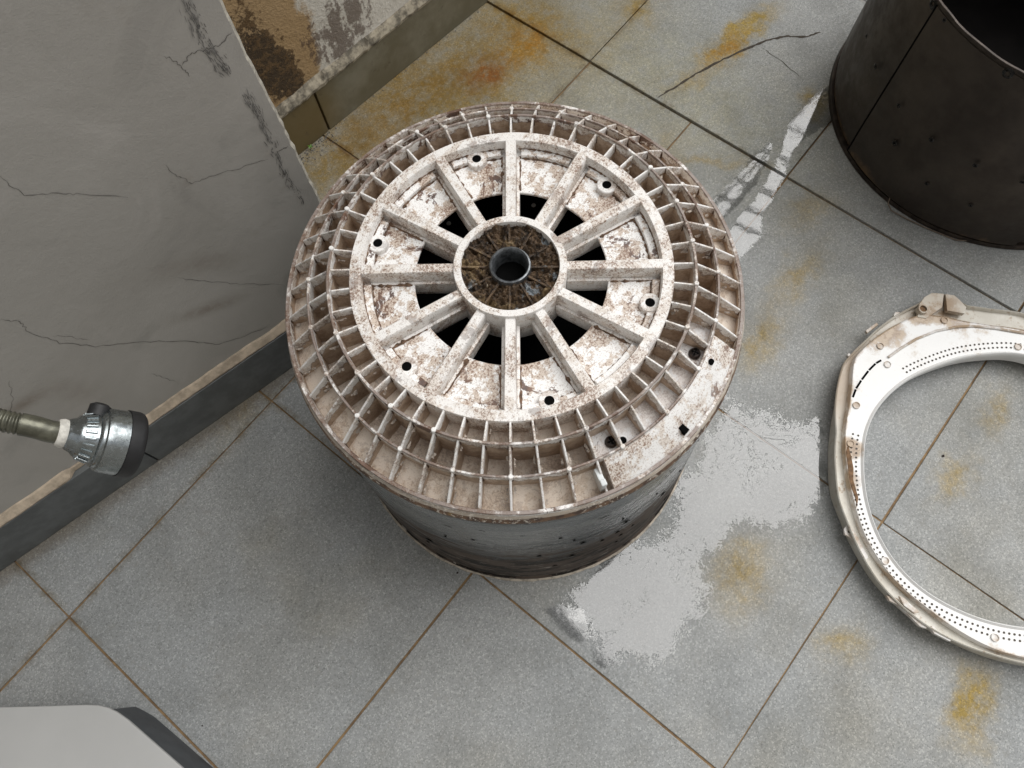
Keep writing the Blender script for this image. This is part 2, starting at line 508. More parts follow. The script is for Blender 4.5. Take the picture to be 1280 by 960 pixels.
def cement_material():
    n = N('grey_cement', .8)
    a = n.noise(2.6, 5, .6, dist=.6); b = n.noise(7, 5, .62, off=3, dist=.8); c = n.noise(60, 5, .7, off=5); d = n.noise(400, 3, .7)
    col = n.mix(n.step(a, .35, .65), (.40, .382, .35), (.47, .452, .418))
    col = n.mix(n.step(b, .52, .70, 0, .6), col, (.50, .478, .445))
    col = n.mix(n.step(b, .44, .30, 0, .5), col, (.32, .307, .282))
    col = n.mix(n.step(n.noise(4.5, 5, .65, off=11), .58, .70, 0, .5), col, (.27, .222, .175))
    col = n.mix(n.math('MULTIPLY', n.step(c, .60, .72), .30), col, (.44, .42, .39))
    for x, y, x2, y2, ru, rv, st in ((262, 385, 300, 372, .045, .012, .55), (30, 505, 55, 490, .03, .012, .5), (255, 330, 330, 318, .07, .02, .25), (100, 490, 140, 500, .05, .02, .25)):
        P0, P1 = on_plane(x, y, A1, N1, .01), on_plane(x2, y2, A1, N1, .01)
        ax = (P1 - P0).normalized(); bx = N1.cross(ax)
        dd = n.vmath('SUBTRACT', n.pos, tuple(P0))
        u_ = n.vmath('DOT_PRODUCT', dd, tuple(ax / ru)); v_ = n.vmath('DOT_PRODUCT', dd, tuple(bx / rv))
        r2 = n.math('ADD', n.math('MULTIPLY', u_, u_), n.math('MULTIPLY', v_, v_))
        m = n.math('MULTIPLY', n.math('POWER', 2.718, n.math('MULTIPLY', r2, -1)), n.step(c, .3, .6, .5 * st, st))
        col = n.mix(m, col, (.16, .115, .075))
    n.color(col)
    n.bump(n.math('ADD', n.math('MULTIPLY', c, .6), n.math('ADD', n.math('MULTIPLY', d, .25), b)), .35, .003)
    return n.m


M['cement'] = cement_material()
M['slate'] = simple('dark_slate_tile', (.145, .155, .156), .5, 0, .3, 30, .1)
M['olive'] = None
M['mortar'] = simple('beige_mortar', (.58, .48, .365), .9, 0, .4, 40, .7)
M['plaster_edge'] = simple('broken_plaster', (.50, .47, .40), .9, 0, .45, 140, .8)


def wall_run(A, D, Nn, s0, s1, z0, z1, off, th):
    a = A + D * s0 + Nn * off; b = A + D * s1 + Nn * off
    return slab([a, b, b + Nn * th, a + Nn * th], z0, z1)


wall = thing('wall', 'grey cement wall with hairline cracks, ending in a broken upright edge', 'wall', tuple(A1 + D1 * .3 + N1 * .1))
W0 = wall.location.copy()


def loc(V, o):
    return [Vector(v) - o for v in V]


# plaster body with an uneven free end
ENDS = .7285
V, Fc = [], []
nz = 220
prof = []
for i in range(nz + 1):
    z = 0 + 2.4 * i / nz
    s = ENDS + .0012 * fbm(z * 9, 1.5) + .0026 * fbm(z * 90, 7.1)
    prof.append((s, z))
front = [A1 + D1 * s + N1 * .010 + UP * z for s, z in prof]
cham = [A1 + D1 * (s + .004) + N1 * .016 + UP * z for s, z in prof]
backp = [A1 + D1 * (s + .003) + N1 * .17 + UP * z for s, z in prof]
lf = [A1 + D1 * -2.2 + N1 * .010 + UP * z for s, z in prof]
lb = [A1 + D1 * -2.2 + N1 * .17 + UP * z for s, z in prof]
rows = [lf, front, None]
nn = nz + 1
V = lf + front + backp + lb
for i in range(nz):
    for k in range(4):
        l = (k + 1) % 4
        if k == 1: continue
        Fc.append((k * nn + i, l * nn + i, l * nn + i + 1, k * nn + i + 1))
Fc.append(tuple(k * nn + nz for k in range(4)))
obj('plaster', loc(V, W0), Fc, M['cement'], wall)
V = front + cham + backp; Fc = []
for i in range(nz):
    for k in range(2): Fc.append((k * nn + i, (k + 1) * nn + i, (k + 1) * nn + i + 1, k * nn + i + 1))
obj('broken_edge', loc(V, W0), Fc, M['plaster_edge'], wall)
# skirting: slate tiles with a mortar ledge on top
jl = [-2.2 + 0, -1.508, -1.058, -.608, -.158, .292, .730]
for i in range(len(jl) - 1):
    V, Fc = wall_run(A1, D1, N1, jl[i] + .0015, jl[i + 1] - .0015, .001, .1095 + random.uniform(-.001, .001), random.uniform(-.0008, .0008), .0098)
    obj('skirting_tile', loc(V, W0), Fc, M['slate'], wall, bevel=.0012)
V, Fc = [], []
rnd = random.Random(5); K = 300
for i in range(K + 1):
    s = -2.2 + (ENDS + 2.2) * i / K
    q = fbm(s * 28, .3); q2 = fbm(s * 90, 4.2)
    gapd = .010 if (-.03 + .255 < s < .285) else 0            # a piece of mortar is missing by the joint
    gapd = 0.012 if (.205 < s < .262) else 0
    for off, z in ((.0008 + .001 * q2 + gapd * .6, .1102), (.0004 + .0012 * q2 + gapd * .6, .1135 + .0015 * q - gapd * .2), (.0075 + .001 * q, .1245 + .003 * q - gapd * .4), (.0115, .127 + .003 * q - gapd * .3), (.0115, .1102)):
        V.append(A1 + D1 * s + N1 * off + UP * z)
for i in range(K):
    for k in range(5):
        l = (k + 1) % 5; Fc.append((i * 5 + k, (i + 1) * 5 + k, (i + 1) * 5 + l, i * 5 + l))
obj('mortar_ledge', loc(V, W0), Fc, M['mortar'], wall)


def wall_crack(px, wid, seed, name='crack'):
    pts = [on_plane(x, y, A1, N1, .0095) for x, y in px]
    V, Fc = ribbon(pts, wid, N1, jit=.0016, sub=7, seed=seed)
    obj(name, loc(V, W0), Fc, M['wallcrack'], wall)


wall_crack(((0, 400), (25, 402), (36, 415), (75, 429), (120, 433), (180, 427), (240, 427), (270, 431), (300, 422), (345, 405)), .0009, 1)
wall_crack(((66, 420), (85, 421), (112, 425)), .0006, 2)
wall_crack(((0, 220), (30, 245), (70, 242), (100, 243), (160, 247)), .0008, 3)
wall_crack(((205, 70), (218, 76), (228, 86), (237, 96)), .0010, 4)
wall_crack(((228, 82), (240, 66), (256, 62), (272, 58), (290, 40)), .0012, 5)
wall_crack(((222, 347), (260, 352), (300, 355), (355, 356)), .0006, 6)
wall_crack(((205, 205), (222, 220), (240, 229), (262, 221), (300, 210), (335, 199)), .0007, 7)
wall_crack(((345, 193), (352, 186), (360, 183)), .0013, 8)
wall_crack(((12, 475), (16, 500), (12, 520)), .0006, 9)
wall_crack(((188, 467), (200, 471), (222, 478)), .0006, 10)


# places where the skin of the plaster has scuffed off in a ragged vertical streak
def scuffs(px, n, spread, seed):
    rnd = random.Random(seed); parts = []
    pts = [on_plane(x, y, A1, N1, .0093) for x, y in px]
    for i in range(n):
        f = rnd.random() * (len(pts) - 1); k = int(f); p = pts[k].lerp(pts[k + 1], f - k)
        t = (pts[k + 1] - pts[k]).normalized()
        p = p + D1 * rnd.gauss(0, spread)
        ln = rnd.uniform(.003, .020) * rnd.random() ** .5; wd = rnd.uniform(.0001, .0007)
        tt = (t + D1 * rnd.uniform(-.25, .18)).normalized(); s = tt.cross(N1)
        m = 6; c = []
        off = N1 * rnd.uniform(-.0004, .0)
        for j in range(m):
            u = j / (m - 1); c.append(p + off + tt * ln * (u - .5) + s * (wd * math.sin(math.pi * u) * rnd.uniform(.4, 1.2) + rnd.uniform(0, .0003)))
        for j in reversed(range(1, m - 1)):
            u = j / (m - 1); c.append(p + off + tt * ln * (u - .5) - s * wd * math.sin(math.pi * u) * rnd.uniform(.3, 1.0))
        parts.append((c, [tuple(range(len(c)))]))
    V, Fc = join(parts)
    o = obj('scuffed_streak', loc(V, W0), Fc, M['scuff'], wall); o['kind'] = 'stuff'


scuffs(((232, 0), (244, 25), (256, 55), (270, 72), (284, 92)), 170, .0038, 1)
scuffs(((305, 116), (318, 135), (330, 160), (345, 192), (358, 222), (380, 252)), 210, .0024, 2)


# far wall, stained with mould
def mould_material():
    n = N('mouldy_plaster', .85)
    a = n.noise(14, 6, .72, dist=.5); b = n.noise(55, 5, .75, off=3); c = n.noise(5, 4, .6, off=5); d = n.noise(240, 3, .7, off=1)
    mp = n.t.nodes.new('ShaderNodeMapping'); n.L(n.pos, mp.inputs[0]); mp.inputs['Scale'].default_value = (1, 1, .22)
    drip = n.noise(28, 5, .7, vec=mp.outputs[0], off=9)
    col = n.mix(n.step(c, .35, .65), (.64, .60, .52), (.78, .74, .66))
    col = n.mix(n.step(d, .55, .7, 0, .4), col, (.74, .70, .62))

    def el(x, y, ru, rv, tilt=0):
        P0 = on_plane(x, y, A2, N2, .01)
        ax = (D2 * math.cos(tilt) + UP * math.sin(tilt)); bx = N2.cross(ax)
        dd = n.vmath('SUBTRACT', n.pos, tuple(P0))
        u_ = n.vmath('DOT_PRODUCT', dd, tuple(ax / ru)); v_ = n.vmath('DOT_PRODUCT', dd, tuple(bx / rv))
        r2 = n.math('ADD', n.math('MULTIPLY', u_, u_), n.math('MULTIPLY', v_, v_))
        return n.math('POWER', 2.718, n.math('MULTIPLY', r2, -1))
    och = n.math('ADD', el(325, 65, .085, .30), el(290, 10, .08, .45))
    col = n.mix(n.math('MULTIPLY', n.step(n.math('ADD', och, n.math('MULTIPLY', n.math('SUBTRACT', a, .5), 1.4)), .30, .55), .85), col, (.40, .235, .075))
    dk = n.math('ADD', el(350, 92, .042, .11, .4), n.math('MULTIPLY', el(300, 15, .06, .2), .7))
    m = n.step(n.math('ADD', n.math('ADD', dk, n.math('MULTIPLY', n.math('SUBTRACT', b, .5), 2.0)), n.math('MULTIPLY', n.math('SUBTRACT', a, .5), 1.2)), .66, .88)
    col = n.mix(n.math('MULTIPLY', m, .92), col, n.mix(n.step(b, .45, .6), (.035, .022, .012), (.13, .075, .03)))
    dr = n.math('ADD', el(405, 45, .11, .16, .3), el(470, 5, .16, .10))
    m2 = n.step(n.math('ADD', n.math('MULTIPLY', dr, .25), n.math('ADD', n.math('MULTIPLY', drip, .55), n.math('MULTIPLY', b, .45))), .84, .90)
    col = n.mix(n.math('MULTIPLY', m2, .75), col, (.11, .068, .045))
    n.color(col)
    n.bump(n.math('ADD', n.math('ADD', a, n.math('MULTIPLY', b, .8)), n.math('MULTIPLY', d, .5)), .9, .004)
    return n.m


def olive_material():
    n = N('slimy_skirting_tile', .45)
    a = n.noise(9, 5, .65); b = n.noise(45, 5, .7, off=3)
    col = n.mix(n.step(a, .35, .65), (.150, .135, .090), (.235, .22, .165))
    P0 = on_plane(375, 165, A2, N2, 0)
    m = n.step(n.vmath('DISTANCE', n.pos, tuple(P0)), .13, .04)
    col = n.mix(n.math('MULTIPLY', m, .75), col, (.165, .115, .04))
    col = n.mix(n.step(b, .60, .72, 0, .6), col, (.075, .06, .04))
    n.color(col); n.bump(b, .2, .001)
    return n.m


M['mould'] = mould_material()
M['olive'] = olive_material()
M['mossy'] = simple('mossy_mortar', (.42, .37, .28), .9, 0, .7, 60, 1.0)
far = thing('wall', 'mould stained plaster wall behind, brown and black with an olive tiled skirting', 'wall', tuple(A2 + D2 * .5 + N2 * .1))
W2 = far.location.copy()
V, Fc = wall_run(A2, D2, N2, -1.2, 3.2, 0, 2.4, .010, .14)
obj('plaster', loc(V, W2), Fc, M['mould'], far)
jl = [-1.2, -.813, -.363, .087, .537, .987, 1.437, 1.887, 2.337, 2.787, 3.2]
for i in range(len(jl) - 1):
    V, Fc = wall_run(A2, D2, N2, jl[i] + .0022, jl[i + 1] - .0022, .001, .106 + random.uniform(-.001, .001), random.uniform(-.001, .001), .0098)
    obj('skirting_tile', loc(V, W2), Fc, M['olive'], far, bevel=.0015)
V, Fc = [], []
K = 500
for i in range(K + 1):
    s = -1.2 + 4.4 * i / K
    q = fbm(s * 22, 8.3); q2 = fbm(s * 80, 5.2)
    for off, z in ((-.002 + .002 * q2, .1066), (-.003 + .0025 * q2, .112 + .003 * q), (.002 + .002 * q, .121 + .004 * q2), (.0115, .126 + .004 * q), (.0115, .1066)):
        V.append(A2 + D2 * s + N2 * off + UP * z)
for i in range(K):
    for k in range(5):
        l = (k + 1) % 5; Fc.append((i * 5 + k, (i + 1) * 5 + k, (i + 1) * 5 + l, i * 5 + l))
obj('mortar_ledge', loc(V, W2), Fc, M['mossy'], far)

# unseen wall added behind the camera to block light from that side
hb = Vector((-.55, -1.75, 0)); hn = Vector((.74, .67, 0)).normalized(); hd = Vector((-hn.y, hn.x, 0))
hw = obj('added_block_wall', *slab([hb - hd * 2.2, hb + hd * 3.0, hb + hd * 3.0 - hn * .2, hb - hd * 2.2 - hn * .2], 0, 3.4), M['cement'])
hw['kind'] = 'structure'

# grit washed into the corner of the far wall, and a seedling
parts = []
rnd = random.Random(12)
for i in range(150):
    s = rnd.uniform(-.03, .09); dd = abs(rnd.gauss(0, .014)) + .002
    if rnd.random() < .25: s = rnd.uniform(0, .5); dd = rnd.uniform(.002, .006)
    p = A2 + D2 * s - N2 * dd
    r = rnd.uniform(.0008, .0020)
    vv = [(p + Vector((rnd.uniform(-1, 1), rnd.uniform(-1, 1), 0)) * r * .3 + Vector(q) * r * rnd.uniform(.7, 1.2)) + UP * r * .6 for q in ((1, 0, 0), (0, 1, 0), (-1, 0, 0), (0, -1, 0), (0, 0, 1), (0, 0, -1))]
    parts.append((vv, [(0, 1, 4), (1, 2, 4), (2, 3, 4), (3, 0, 4), (1, 0, 5), (2, 1, 5), (3, 2, 5), (0, 3, 5)]))
M['grit'] = simple('grit', (.30, .28, .25), .9, 0, .7, 400)
g = obj('gravel', *join(parts), M['grit']); g['kind'] = 'stuff'; g['label'] = 'fine grey grit washed against the olive skirting'
sp = U(389, 187)
plant = thing('seedling', 'tiny bright green seedling at the foot of the olive skirting', 'plant', tuple(sp))
M['leaf'] = simple('young_leaf', (.12, .30, .03), .5)
obj('stem', *tube([(0, 0, 0), (.0005, 0, .004), (.001, .0005, .008)], .0006, 6), M['leaf'], plant)
for k in range(4):
    a = k * 1.6 + .3; c, s_ = math.cos(a), math.sin(a)
    V = [Vector((.001, 0, .008)) + Vector((c * u - s_ * v, s_ * u + c * v, h)) for u, v, h in ((0, 0, 0), (.0025, .0016, .0012), (.006, 0, .0006), (.0025, -.0016, .0012))]
    obj('leaf', V, [(0, 1, 2, 3)], M['leaf'], plant)

# ------------------------------------------------------------------ washing machine basket, upside down
BC = Vector((.6986, -.3500, 0))
basket = thing('washer_basket', 'dirty white spoked washing machine basket standing upside down on its grey steel drum', 'washer basket', tuple(BC))
A0 = 38.69                              # direction of the first spoke


def pol(r, a, z=0.0): return Vector((r * math.cos(R(a)), r * math.sin(R(a)), z))


RO = .2537
shell_prof = [(.2655, .0), (.2715, .0015), (.2725, .004), (.2712, .007), (.2685, .010), (.2690, .030), (.2665, .12), (.2620, .24), (.2575, .35), (.2548, .392), (.2535, .396), (.2548, .400), (.2545, .424),
              (.2515, .424), (.2520, .392), (.2560, .24), (.2620, .03), (.2630, .0)]
V, Fc = lathe(shell_prof, 160)
obj('steel_drum', V, Fc, M['shell'], basket, smooth=True)
V, Fc = lathe([(.2690, .0010), (.2735, .0012), (.2745, .0035), (.2722, .0060), (.2690, .0062)], 200)
V = [Vector(v) * 1 + Vector((v[0], v[1], 0)) * .004 * fbm(v[0] * 60, v[1] * 60, v[2] * 50) for v in V]
obj('scale_edge', V, Fc, M['scale'], basket)
# rolled rusty lip
K = 220
V, Fc = lathe([(.2505, .4235), (.2545, .4225), (.2570, .4245), (.2585, .4285), (.2575, .4325), (.2562, .4355), (.2563, .4400), (.2545, .4425), (.2505, .4425)], K)
V = [Vector((v[0] * (1 + .0016 * fbm(v[0] * 40, v[1] * 40, v[2] * 60)), v[1] * (1 + .0016 * fbm(v[0] * 40, v[1] * 40, v[2] * 60)), v[2] + .0006 * fbm(v[0] * 70, v[1] * 70, 5))) for v in V]
obj('rusty_lip', V, Fc, M['rust'], basket, smooth=True)


def ring_wall(name, r0, r1, zb, zt, mat, wob=.0006, n=288):
    V, Fc = lathe([(r0, zb), (r1, zb), (r1, zt - .012), (r1, zt - .005), (r1, zt - .0012), (r1 - .0008, zt), (r0 + .0008, zt), (r0, zt - .0012), (r0, zt - .005), (r0, zt - .012)], n)
    V = [Vector((v[0], v[1], v[2] + (wob * fbm(v[0] * 60, v[1] * 60, 2) if v[2] > zb + .001 else 0))) for v in V]
    return obj(name, V, Fc, mat, basket, smooth=True, attr=lambda co: zt - co.z)


ring_wall('rim_wall', .2490, RO, .4240, .4505, M['wall'])
ring_wall('ring_wall', .2190, .2222, .4350, .4765, M['wall'])
ring_wall('ring_wall', .1915, .1950, .4370, .4985, M['wall'])
# floors of the three rows of cells
obj('cell_floor', *lathe([(.170, .4605), (.1925, .4605), (.1925, .4580), (.170, .4580)], 192), M['floor'], basket)
obj('cell_floor', *lathe([(.1945, .4410), (.2200, .4390), (.2200, .4360), (.1945, .4380)], 192), M['floor'], basket)
obj('cell_floor', *lathe([(.2215, .4460), (.2495, .4300), (.2495, .4270), (.2215, .4425)], 192), M['floor'], basket)
# top ring carrying the spokes
V, Fc = lathe([(.1585, .4600), (.1712, .4600), (.1712, .4955), (.1704, .4968), (.1594, .4968), (.1585, .4955)], 192)
obj('spoke_ring', V, Fc, M['spoke'], basket, smooth=True)
# plate between the spokes, pierced in the middle
V, Fc = lathe([(.1040, .4742), (.1600, .4700), (.1600, .4775), (.1048, .4775), (.1040, .4768)], 192)
obj('base_plate', V, Fc, M['plate'], basket, smooth=True)

COV0, COV1 = -117.0, -70.2             # sector closed by the balance cover


def in_cover(a):
    a = (a + 180) % 360 - 180
    return COV0 < a < COV1


# radial ribs, one mesh per row
def rib_mesh(r0, r1, zt0, zt1, zb, wid=.0023):
    h = wid / 2; hb = h * 1.5
    V = []; m = 5
    for i in range(m):
        f = i / (m - 1); r = r0 + (r1 - r0) * f; zt = zt0 + (zt1 - zt0) * f
        zm = zt - .006
        V += [(r, -hb, zb), (r, -h * 1.1, zm), (r, -h, zt - .0007), (r, -h * .55, zt), (r, h * .55, zt), (r, h, zt - .0007), (r, h * 1.1, zm), (r, hb, zb)]
    Fc = []
    for i in range(m - 1):
        for k in range(8):
            l = (k + 1) % 8; Fc.append((i * 8 + k, (i + 1) * 8 + k, (i + 1) * 8 + l, i * 8 + l))
    Fc += [tuple(range(8)), tuple((m - 1) * 8 + k for k in reversed(range(8)))]
    return V, Fc, (lambda co: (zt0 + (zt1 - zt0) * (co.x - r0) / (r1 - r0)) - co.z)


rows = [(.1708, .1922, .4962, .4962, .4590), (.1945, .2195, .4955, .4765, .4370), (.2218, .2494, .4755, .4495, .4290)]
for k, (r0, r1, za, zb_, zb) in enumerate(rows):
    V, Fc, at = rib_mesh(r0, r1, za, zb_, zb)
    first = None
    for i in range(48):
        a = A0 + 7.5 * i
        if k == 2 and in_cover(a): continue
        if first is None:
            o = first = obj('rib', V, Fc, M['rib'], basket, smooth=True, attr=at)
        else:
            o = first.copy(); COL.objects.link(o); o.parent = basket
        o.rotation_euler = (0, 0, R(a + random.uniform(-.12, .12)))
# moulded knobs where ribs cross the walls
V, Fc = lathe([(0.0001, .0016), (.0019, .0016), (.0026, .0008), (.0029, -.006), (0.0001, -.006)], 14)
kn = None
for i in range(48):
    a = A0 + 7.5 * i
    for r, z, par in ((.1934, .4985, 1), (.2207, .4762, 0)):
        if i % 2 != par or random.random() < .25: continue
        if kn is None: o = kn = obj('knob', V, Fc, M['rib'], basket, smooth=True)
        else:
            o = kn.copy(); COL.objects.link(o); o.parent = basket
        o.location = pol(r, a, z)
# spokes
def spoke_mesh():
    V, Fc = [], []
    for r, h in ((.0560, .0055), (.1000, .0056), (.1600, .0061)):
        V += [(r, -h - .0008, .4500), (r, -h - .0004, .4850), (r, -h, .4955), (r, -h + .0010, .4967), (r, h - .0010, .4967), (r, h, .4955), (r, h + .0004, .4850), (r, h + .0008, .4500)]
    for i in range(2):
        for k in range(8):
            l = (k + 1) % 8; Fc.append((i * 8 + k, (i + 1) * 8 + k, (i + 1) * 8 + l, i * 8 + l))
    Fc += [tuple(range(8)), tuple(16 + k for k in reversed(range(8)))]
    return V, Fc


sp_ = None
foot = None
FV, FF = join([slab([(.060, -.0094), (.151, -.0098), (.151, -.0066), (.060, -.0060)], .4600, .4790), slab([(.060, .0060), (.151, .0066), (.151, .0098), (.060, .0094)], .4600, .4790)])
for i in range(12):
    if sp_ is None:
        o = sp_ = obj('spoke', *spoke_mesh(), M['spoke'], basket, smooth=True)
        f = foot = obj('spoke_foot', FV, FF, M['spoke'], basket, bevel=.0006)
    else:
        o = sp_.copy(); f = foot.copy()
        for q in (o, f): COL.objects.link(q); q.parent = basket
    o.rotation_euler = f.rotation_euler = (0, 0, R(A0 + 30 * i))
# ledges along the ring and the six screw bosses
led = None
V, Fc = lathe([(.1500, .4770), (.1590, .4770), (.1590, .4835), (.1506, .4835), (.1500, .4828)], 20, -10.6, 10.6)
bos = None
BV, BF = lathe([(.0052, .4846), (.0102, .4846), (.0110, .4838), (.0114, .4770), (.0052, .4770)], 28)
HV, HF = lathe([(.0001, .4838), (.0053, .4838), (.0053, .4770), (.0001, .4770)], 20)
hol = None
for i in range(12):
    a = A0 + 15 + 30 * i
    if led is None: o = led = obj('ledge', V, Fc, M['plate'], basket, bevel=.0004)
    else:
        o = led.copy(); COL.objects.link(o); o.parent = basket
    o.rotation_euler = (0, 0, R(a))
    if i % 2 == 0:
        if bos is None:
            b = bos = obj('screw_boss', BV, BF, M['boss'], basket, smooth=True); h = hol = obj('screw_hole', HV, HF, M['black'], b)
        else:
            b = bos.copy(); COL.objects.link(b); b.parent = basket
            h = hol.copy(); COL.objects.link(h); h.parent = b
        b.location = pol(.1505, a)
# hub
V, Fc = lathe([(.0518, .4450), (.0600, .4450), (.0602, .4985), (.0594, .5000), (.0524, .5000), (.0518, .4990)], 96)
obj('hub', V, Fc, M['spoke'], basket, smooth=True)
V, Fc = [], []
nr, na = 40, 260
for i in range(nr + 1):
    r = .0205 + (.0532 - .0205) * i / nr
    for j in range(na):
        a = 360 * j / na; p = pol(r, a)
        sect = abs(((a - A0 - 15) % 30) - 15) / 15               # 1 at the middle of a pocket
        h = .4925 + .0035 * fbm(p.x * 70, p.y * 70, 1, 5) + .006 * fbm(p.x * 190, p.y * 190, 3, 4) + .004 * max(0, (i - nr + 4) / 4)
        lump = max(0, fbm(p.x * 45 + 9, p.y * 45, 6, 2)); h += .007 * lump - .005 * max(0, fbm(p.x * 60, p.y * 60 + 4, 2, 3))
        V.append((p.x, p.y, min(h, .4992)))
for i in range(nr):
    for j in range(na):
        k = (j + 1) % na; Fc.append((i * na + j, (i + 1) * na + j, (i + 1) * na + k, i * na + k))
obj('hub_deposit', V, Fc, M['gunk'], basket, smooth=True)
hr = None
V, Fc = slab([(.0210, -.0013), (.0530, -.0011), (.0530, .0011), (.0210, .0013)], .470, .4958)
for i in range(12):
    if hr is None: o = hr = obj('hub_rib', V, Fc, M['gunk'], basket, bevel=.0005)
    else:
        o = hr.copy(); COL.objects.link(o); o.parent = basket
    o.rotation_euler = (0, 0, R(A0 + 30 * i + random.uniform(-2, 2)))
V, Fc = lathe([(.0168, .4150), (.0222, .4150), (.0222, .4985), (.0215, .5004), (.0200, .5010), (.0186, .4996), (.0170, .4940)], 64)
obj('bearing_bore', V, Fc, M['bore'], basket, smooth=True)
obj('bore_dark', *lathe([(.0001, .4760), (.0172, .4760), (.0172, .4740), (.0001, .4740)], 48), M['black'], basket)  # black disc painted in for the dark depth of the bore
# dark inside, seen through the middle
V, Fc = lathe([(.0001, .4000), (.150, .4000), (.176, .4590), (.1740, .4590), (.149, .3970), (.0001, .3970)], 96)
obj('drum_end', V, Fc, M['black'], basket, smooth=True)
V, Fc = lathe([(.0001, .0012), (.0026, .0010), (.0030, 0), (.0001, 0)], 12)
rv = None  # pale discs painted in as light showing through small holes
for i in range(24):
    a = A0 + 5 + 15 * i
    if rv is None: o = rv = obj('painted_light_dot', V, Fc, M['pale'], basket, smooth=True)
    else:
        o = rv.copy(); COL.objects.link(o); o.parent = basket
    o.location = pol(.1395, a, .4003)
# the closed sector: white floor under two rows of cells and a smooth cover over the third
V, Fc = lathe([(.1945, .4640), (.2200, .4600), (.2200, .4560), (.1945, .4600)], 48, COV0 - 2, COV1 + 4)
obj('cell_floor', V, Fc, M['cellwhite'], basket)
V, Fc = lathe([(.2205, .4330), (.2505, .4330), (.2505, .4490), (.2480, .4525), (.2440, .4545), (.2400, .4590), (.2260, .4705), (.2205, .4730)], 60, COV0, COV1)
obj('balance_cover', V, Fc, M['cover'], basket, smooth=True)


def polar_box(r0, r1, a, wd, z0, z1): 
    c = pol(1, a); s = pol(1, a + 90)
    return slab([c * r0 - s * wd, c * r1 - s * wd, c * r1 + s * wd, c * r0 + s * wd], z0, z1)


obj('slot', *polar_box(.2385, .2475, -95.4, .0032, .4500, .4605), M['black'], basket)
obj('cover_hole', *[(lathe([(.0001, .4700), (.0030, .4700), (.0030, .4600), (.0001, .4600)], 12))[0], lathe([(.0001, .47), (.003, .47), (.003, .46), (.0001, .46)], 12)[1]], M['black'], basket).location = pol(.2290, -77.3, .0010)
V, Fc = polar_box(.2260, .2460, -119.3, .0030, .4380, .4640)
V2, F2 = polar_box(.2390, .2460, -119.3, .0030, .4640, .4675)
obj('clip', *join([(V, Fc), (V2, F2)]), M['clip'], basket, bevel=.0012)
scr = None
for r, a in ((.2085, -112.6), (.2105, -76.2)):
    V, Fc = lathe([(.0001, .0050), (.0020, .0050), (.0022, .0030), (.0030, .0030), (.0032, .0050), (.0050, .0042), (.0062, .0018), (.0064, 0), (.0001, 0)], 24)
    if scr is None:
        o = scr = obj('screw', V, Fc, M['screw'], basket, smooth=True)
        V, Fc = join([slab([(-.0042, -.0008), (.0042, -.0008), (.0042, .0008), (-.0042, .0008)], .0030, .0053), slab([(-.0008, -.0042), (.0008, -.0042), (.0008, .0042), (-.0008, .0042)], .0030, .0054)])
        x = crs = obj('screw_slot', V, Fc, M['black'], o)
    else:
        o = scr.copy(); COL.objects.link(o); o.parent = basket
        x = crs.copy(); COL.objects.link(x); x.parent = o
    o.location = pol(r, a, .4628); o.rotation_euler = (0, 0, R(a))
V, Fc = lathe([(.0001, .0012), (.0038, .0012), (.0040, 0), (.0001, 0)], 16)
obj('screw_hole', V, Fc, M['black'], basket).location = pol(.2130, -109.5, .4615)
# flakes of scale peeling off inside the cells
parts = []
rnd = random.Random(21)
for i in range(420):
    k = rnd.choice((0, 1, 2, 1, 2))
    r0, r1, za, zb_, zb = rows[k]
    cell = rnd.randrange(48); a = A0 + 7.5 * cell + rnd.choice((.75, 6.75)) + rnd.uniform(-.15, .15)
    if in_cover(a): continue
    r = rnd.uniform(r0 + .004, r1 - .004); zt = za + (zb_ - za) * (r - r0) / (r1 - r0)
    z = zt - rnd.uniform(.010, .018)
    c = pol(r, a, z); rad = pol(1, a); tan = pol(1, a + 90) * (1 if (a - A0) % 7.5 < 3 else -1)
    L = rnd.uniform(.003, .009); m = 5; vv = []
    for j in range(m):
        f = j / (m - 1) - .5
        vv += [c + rad * L * f, c + rad * L * f * rnd.uniform(.7, 1) + tan * rnd.uniform(.0005, .0028) - UP * rnd.uniform(0, .003)]
    parts.append((vv, [(2 * j, 2 * j + 2, 2 * j + 3, 2 * j + 1) for j in range(m - 1)]))
M['flake'] = simple('scale_flake', (.56, .49, .42), .8, 0, .4, 200)
o = obj('scale_flakes', *join(parts), M['flake'], basket); o['kind'] = 'stuff'
# sludge dried into the corners between plate, spokes and ring
parts = []
rnd = random.Random(77)
for i in range(12):
    for sd_ in (-1, 1):
        a = A0 + 30 * i; c = pol(1, a); t = pol(1, a + 90) * sd_
        pts_, rr = [], []
        for k in range(16):
            f = k / 15; r = .106 + .045 * f
            pts_.append(c * r + t * (.0098 + rnd.uniform(-.0003, .0008)) + UP * .4776)
            rr.append(max(.0002, .0013 + .0022 * fbm(r * 160, i * 3.1 + sd_, 2, 3)))
        parts.append(tube(pts_, rr, 6))
for i in range(12):
    pts_, rr = [], []
    for k in range(26):
        a = A0 + 30 * i + 4.5 + 21 * k / 25
        pts_.append(pol(.1496 + rnd.uniform(-.0006, .0003), a, .4776)); rr.append(max(.0002, .0010 + .0028 * fbm(a * .55, i, 4, 3)))
    parts.append(tube(pts_, rr, 6))
    pts_, rr = [], []
    for k in range(26):
        a = A0 + 30 * i + 3 + 24 * k / 25
        pts_.append(pol(.1582, a, .4836)); rr.append(max(.0002, .0009 + .0024 * fbm(a * .6, i + 40, 4, 3)))
    parts.append(tube(pts_, rr, 6))
M['sludge'] = simple('dried_sludge', (.20, .118, .072), .75, 0, .6, 220, .8)
o = obj('dried_sludge', *join(parts), M['sludge'], basket, smooth=True); o['kind'] = 'stuff'
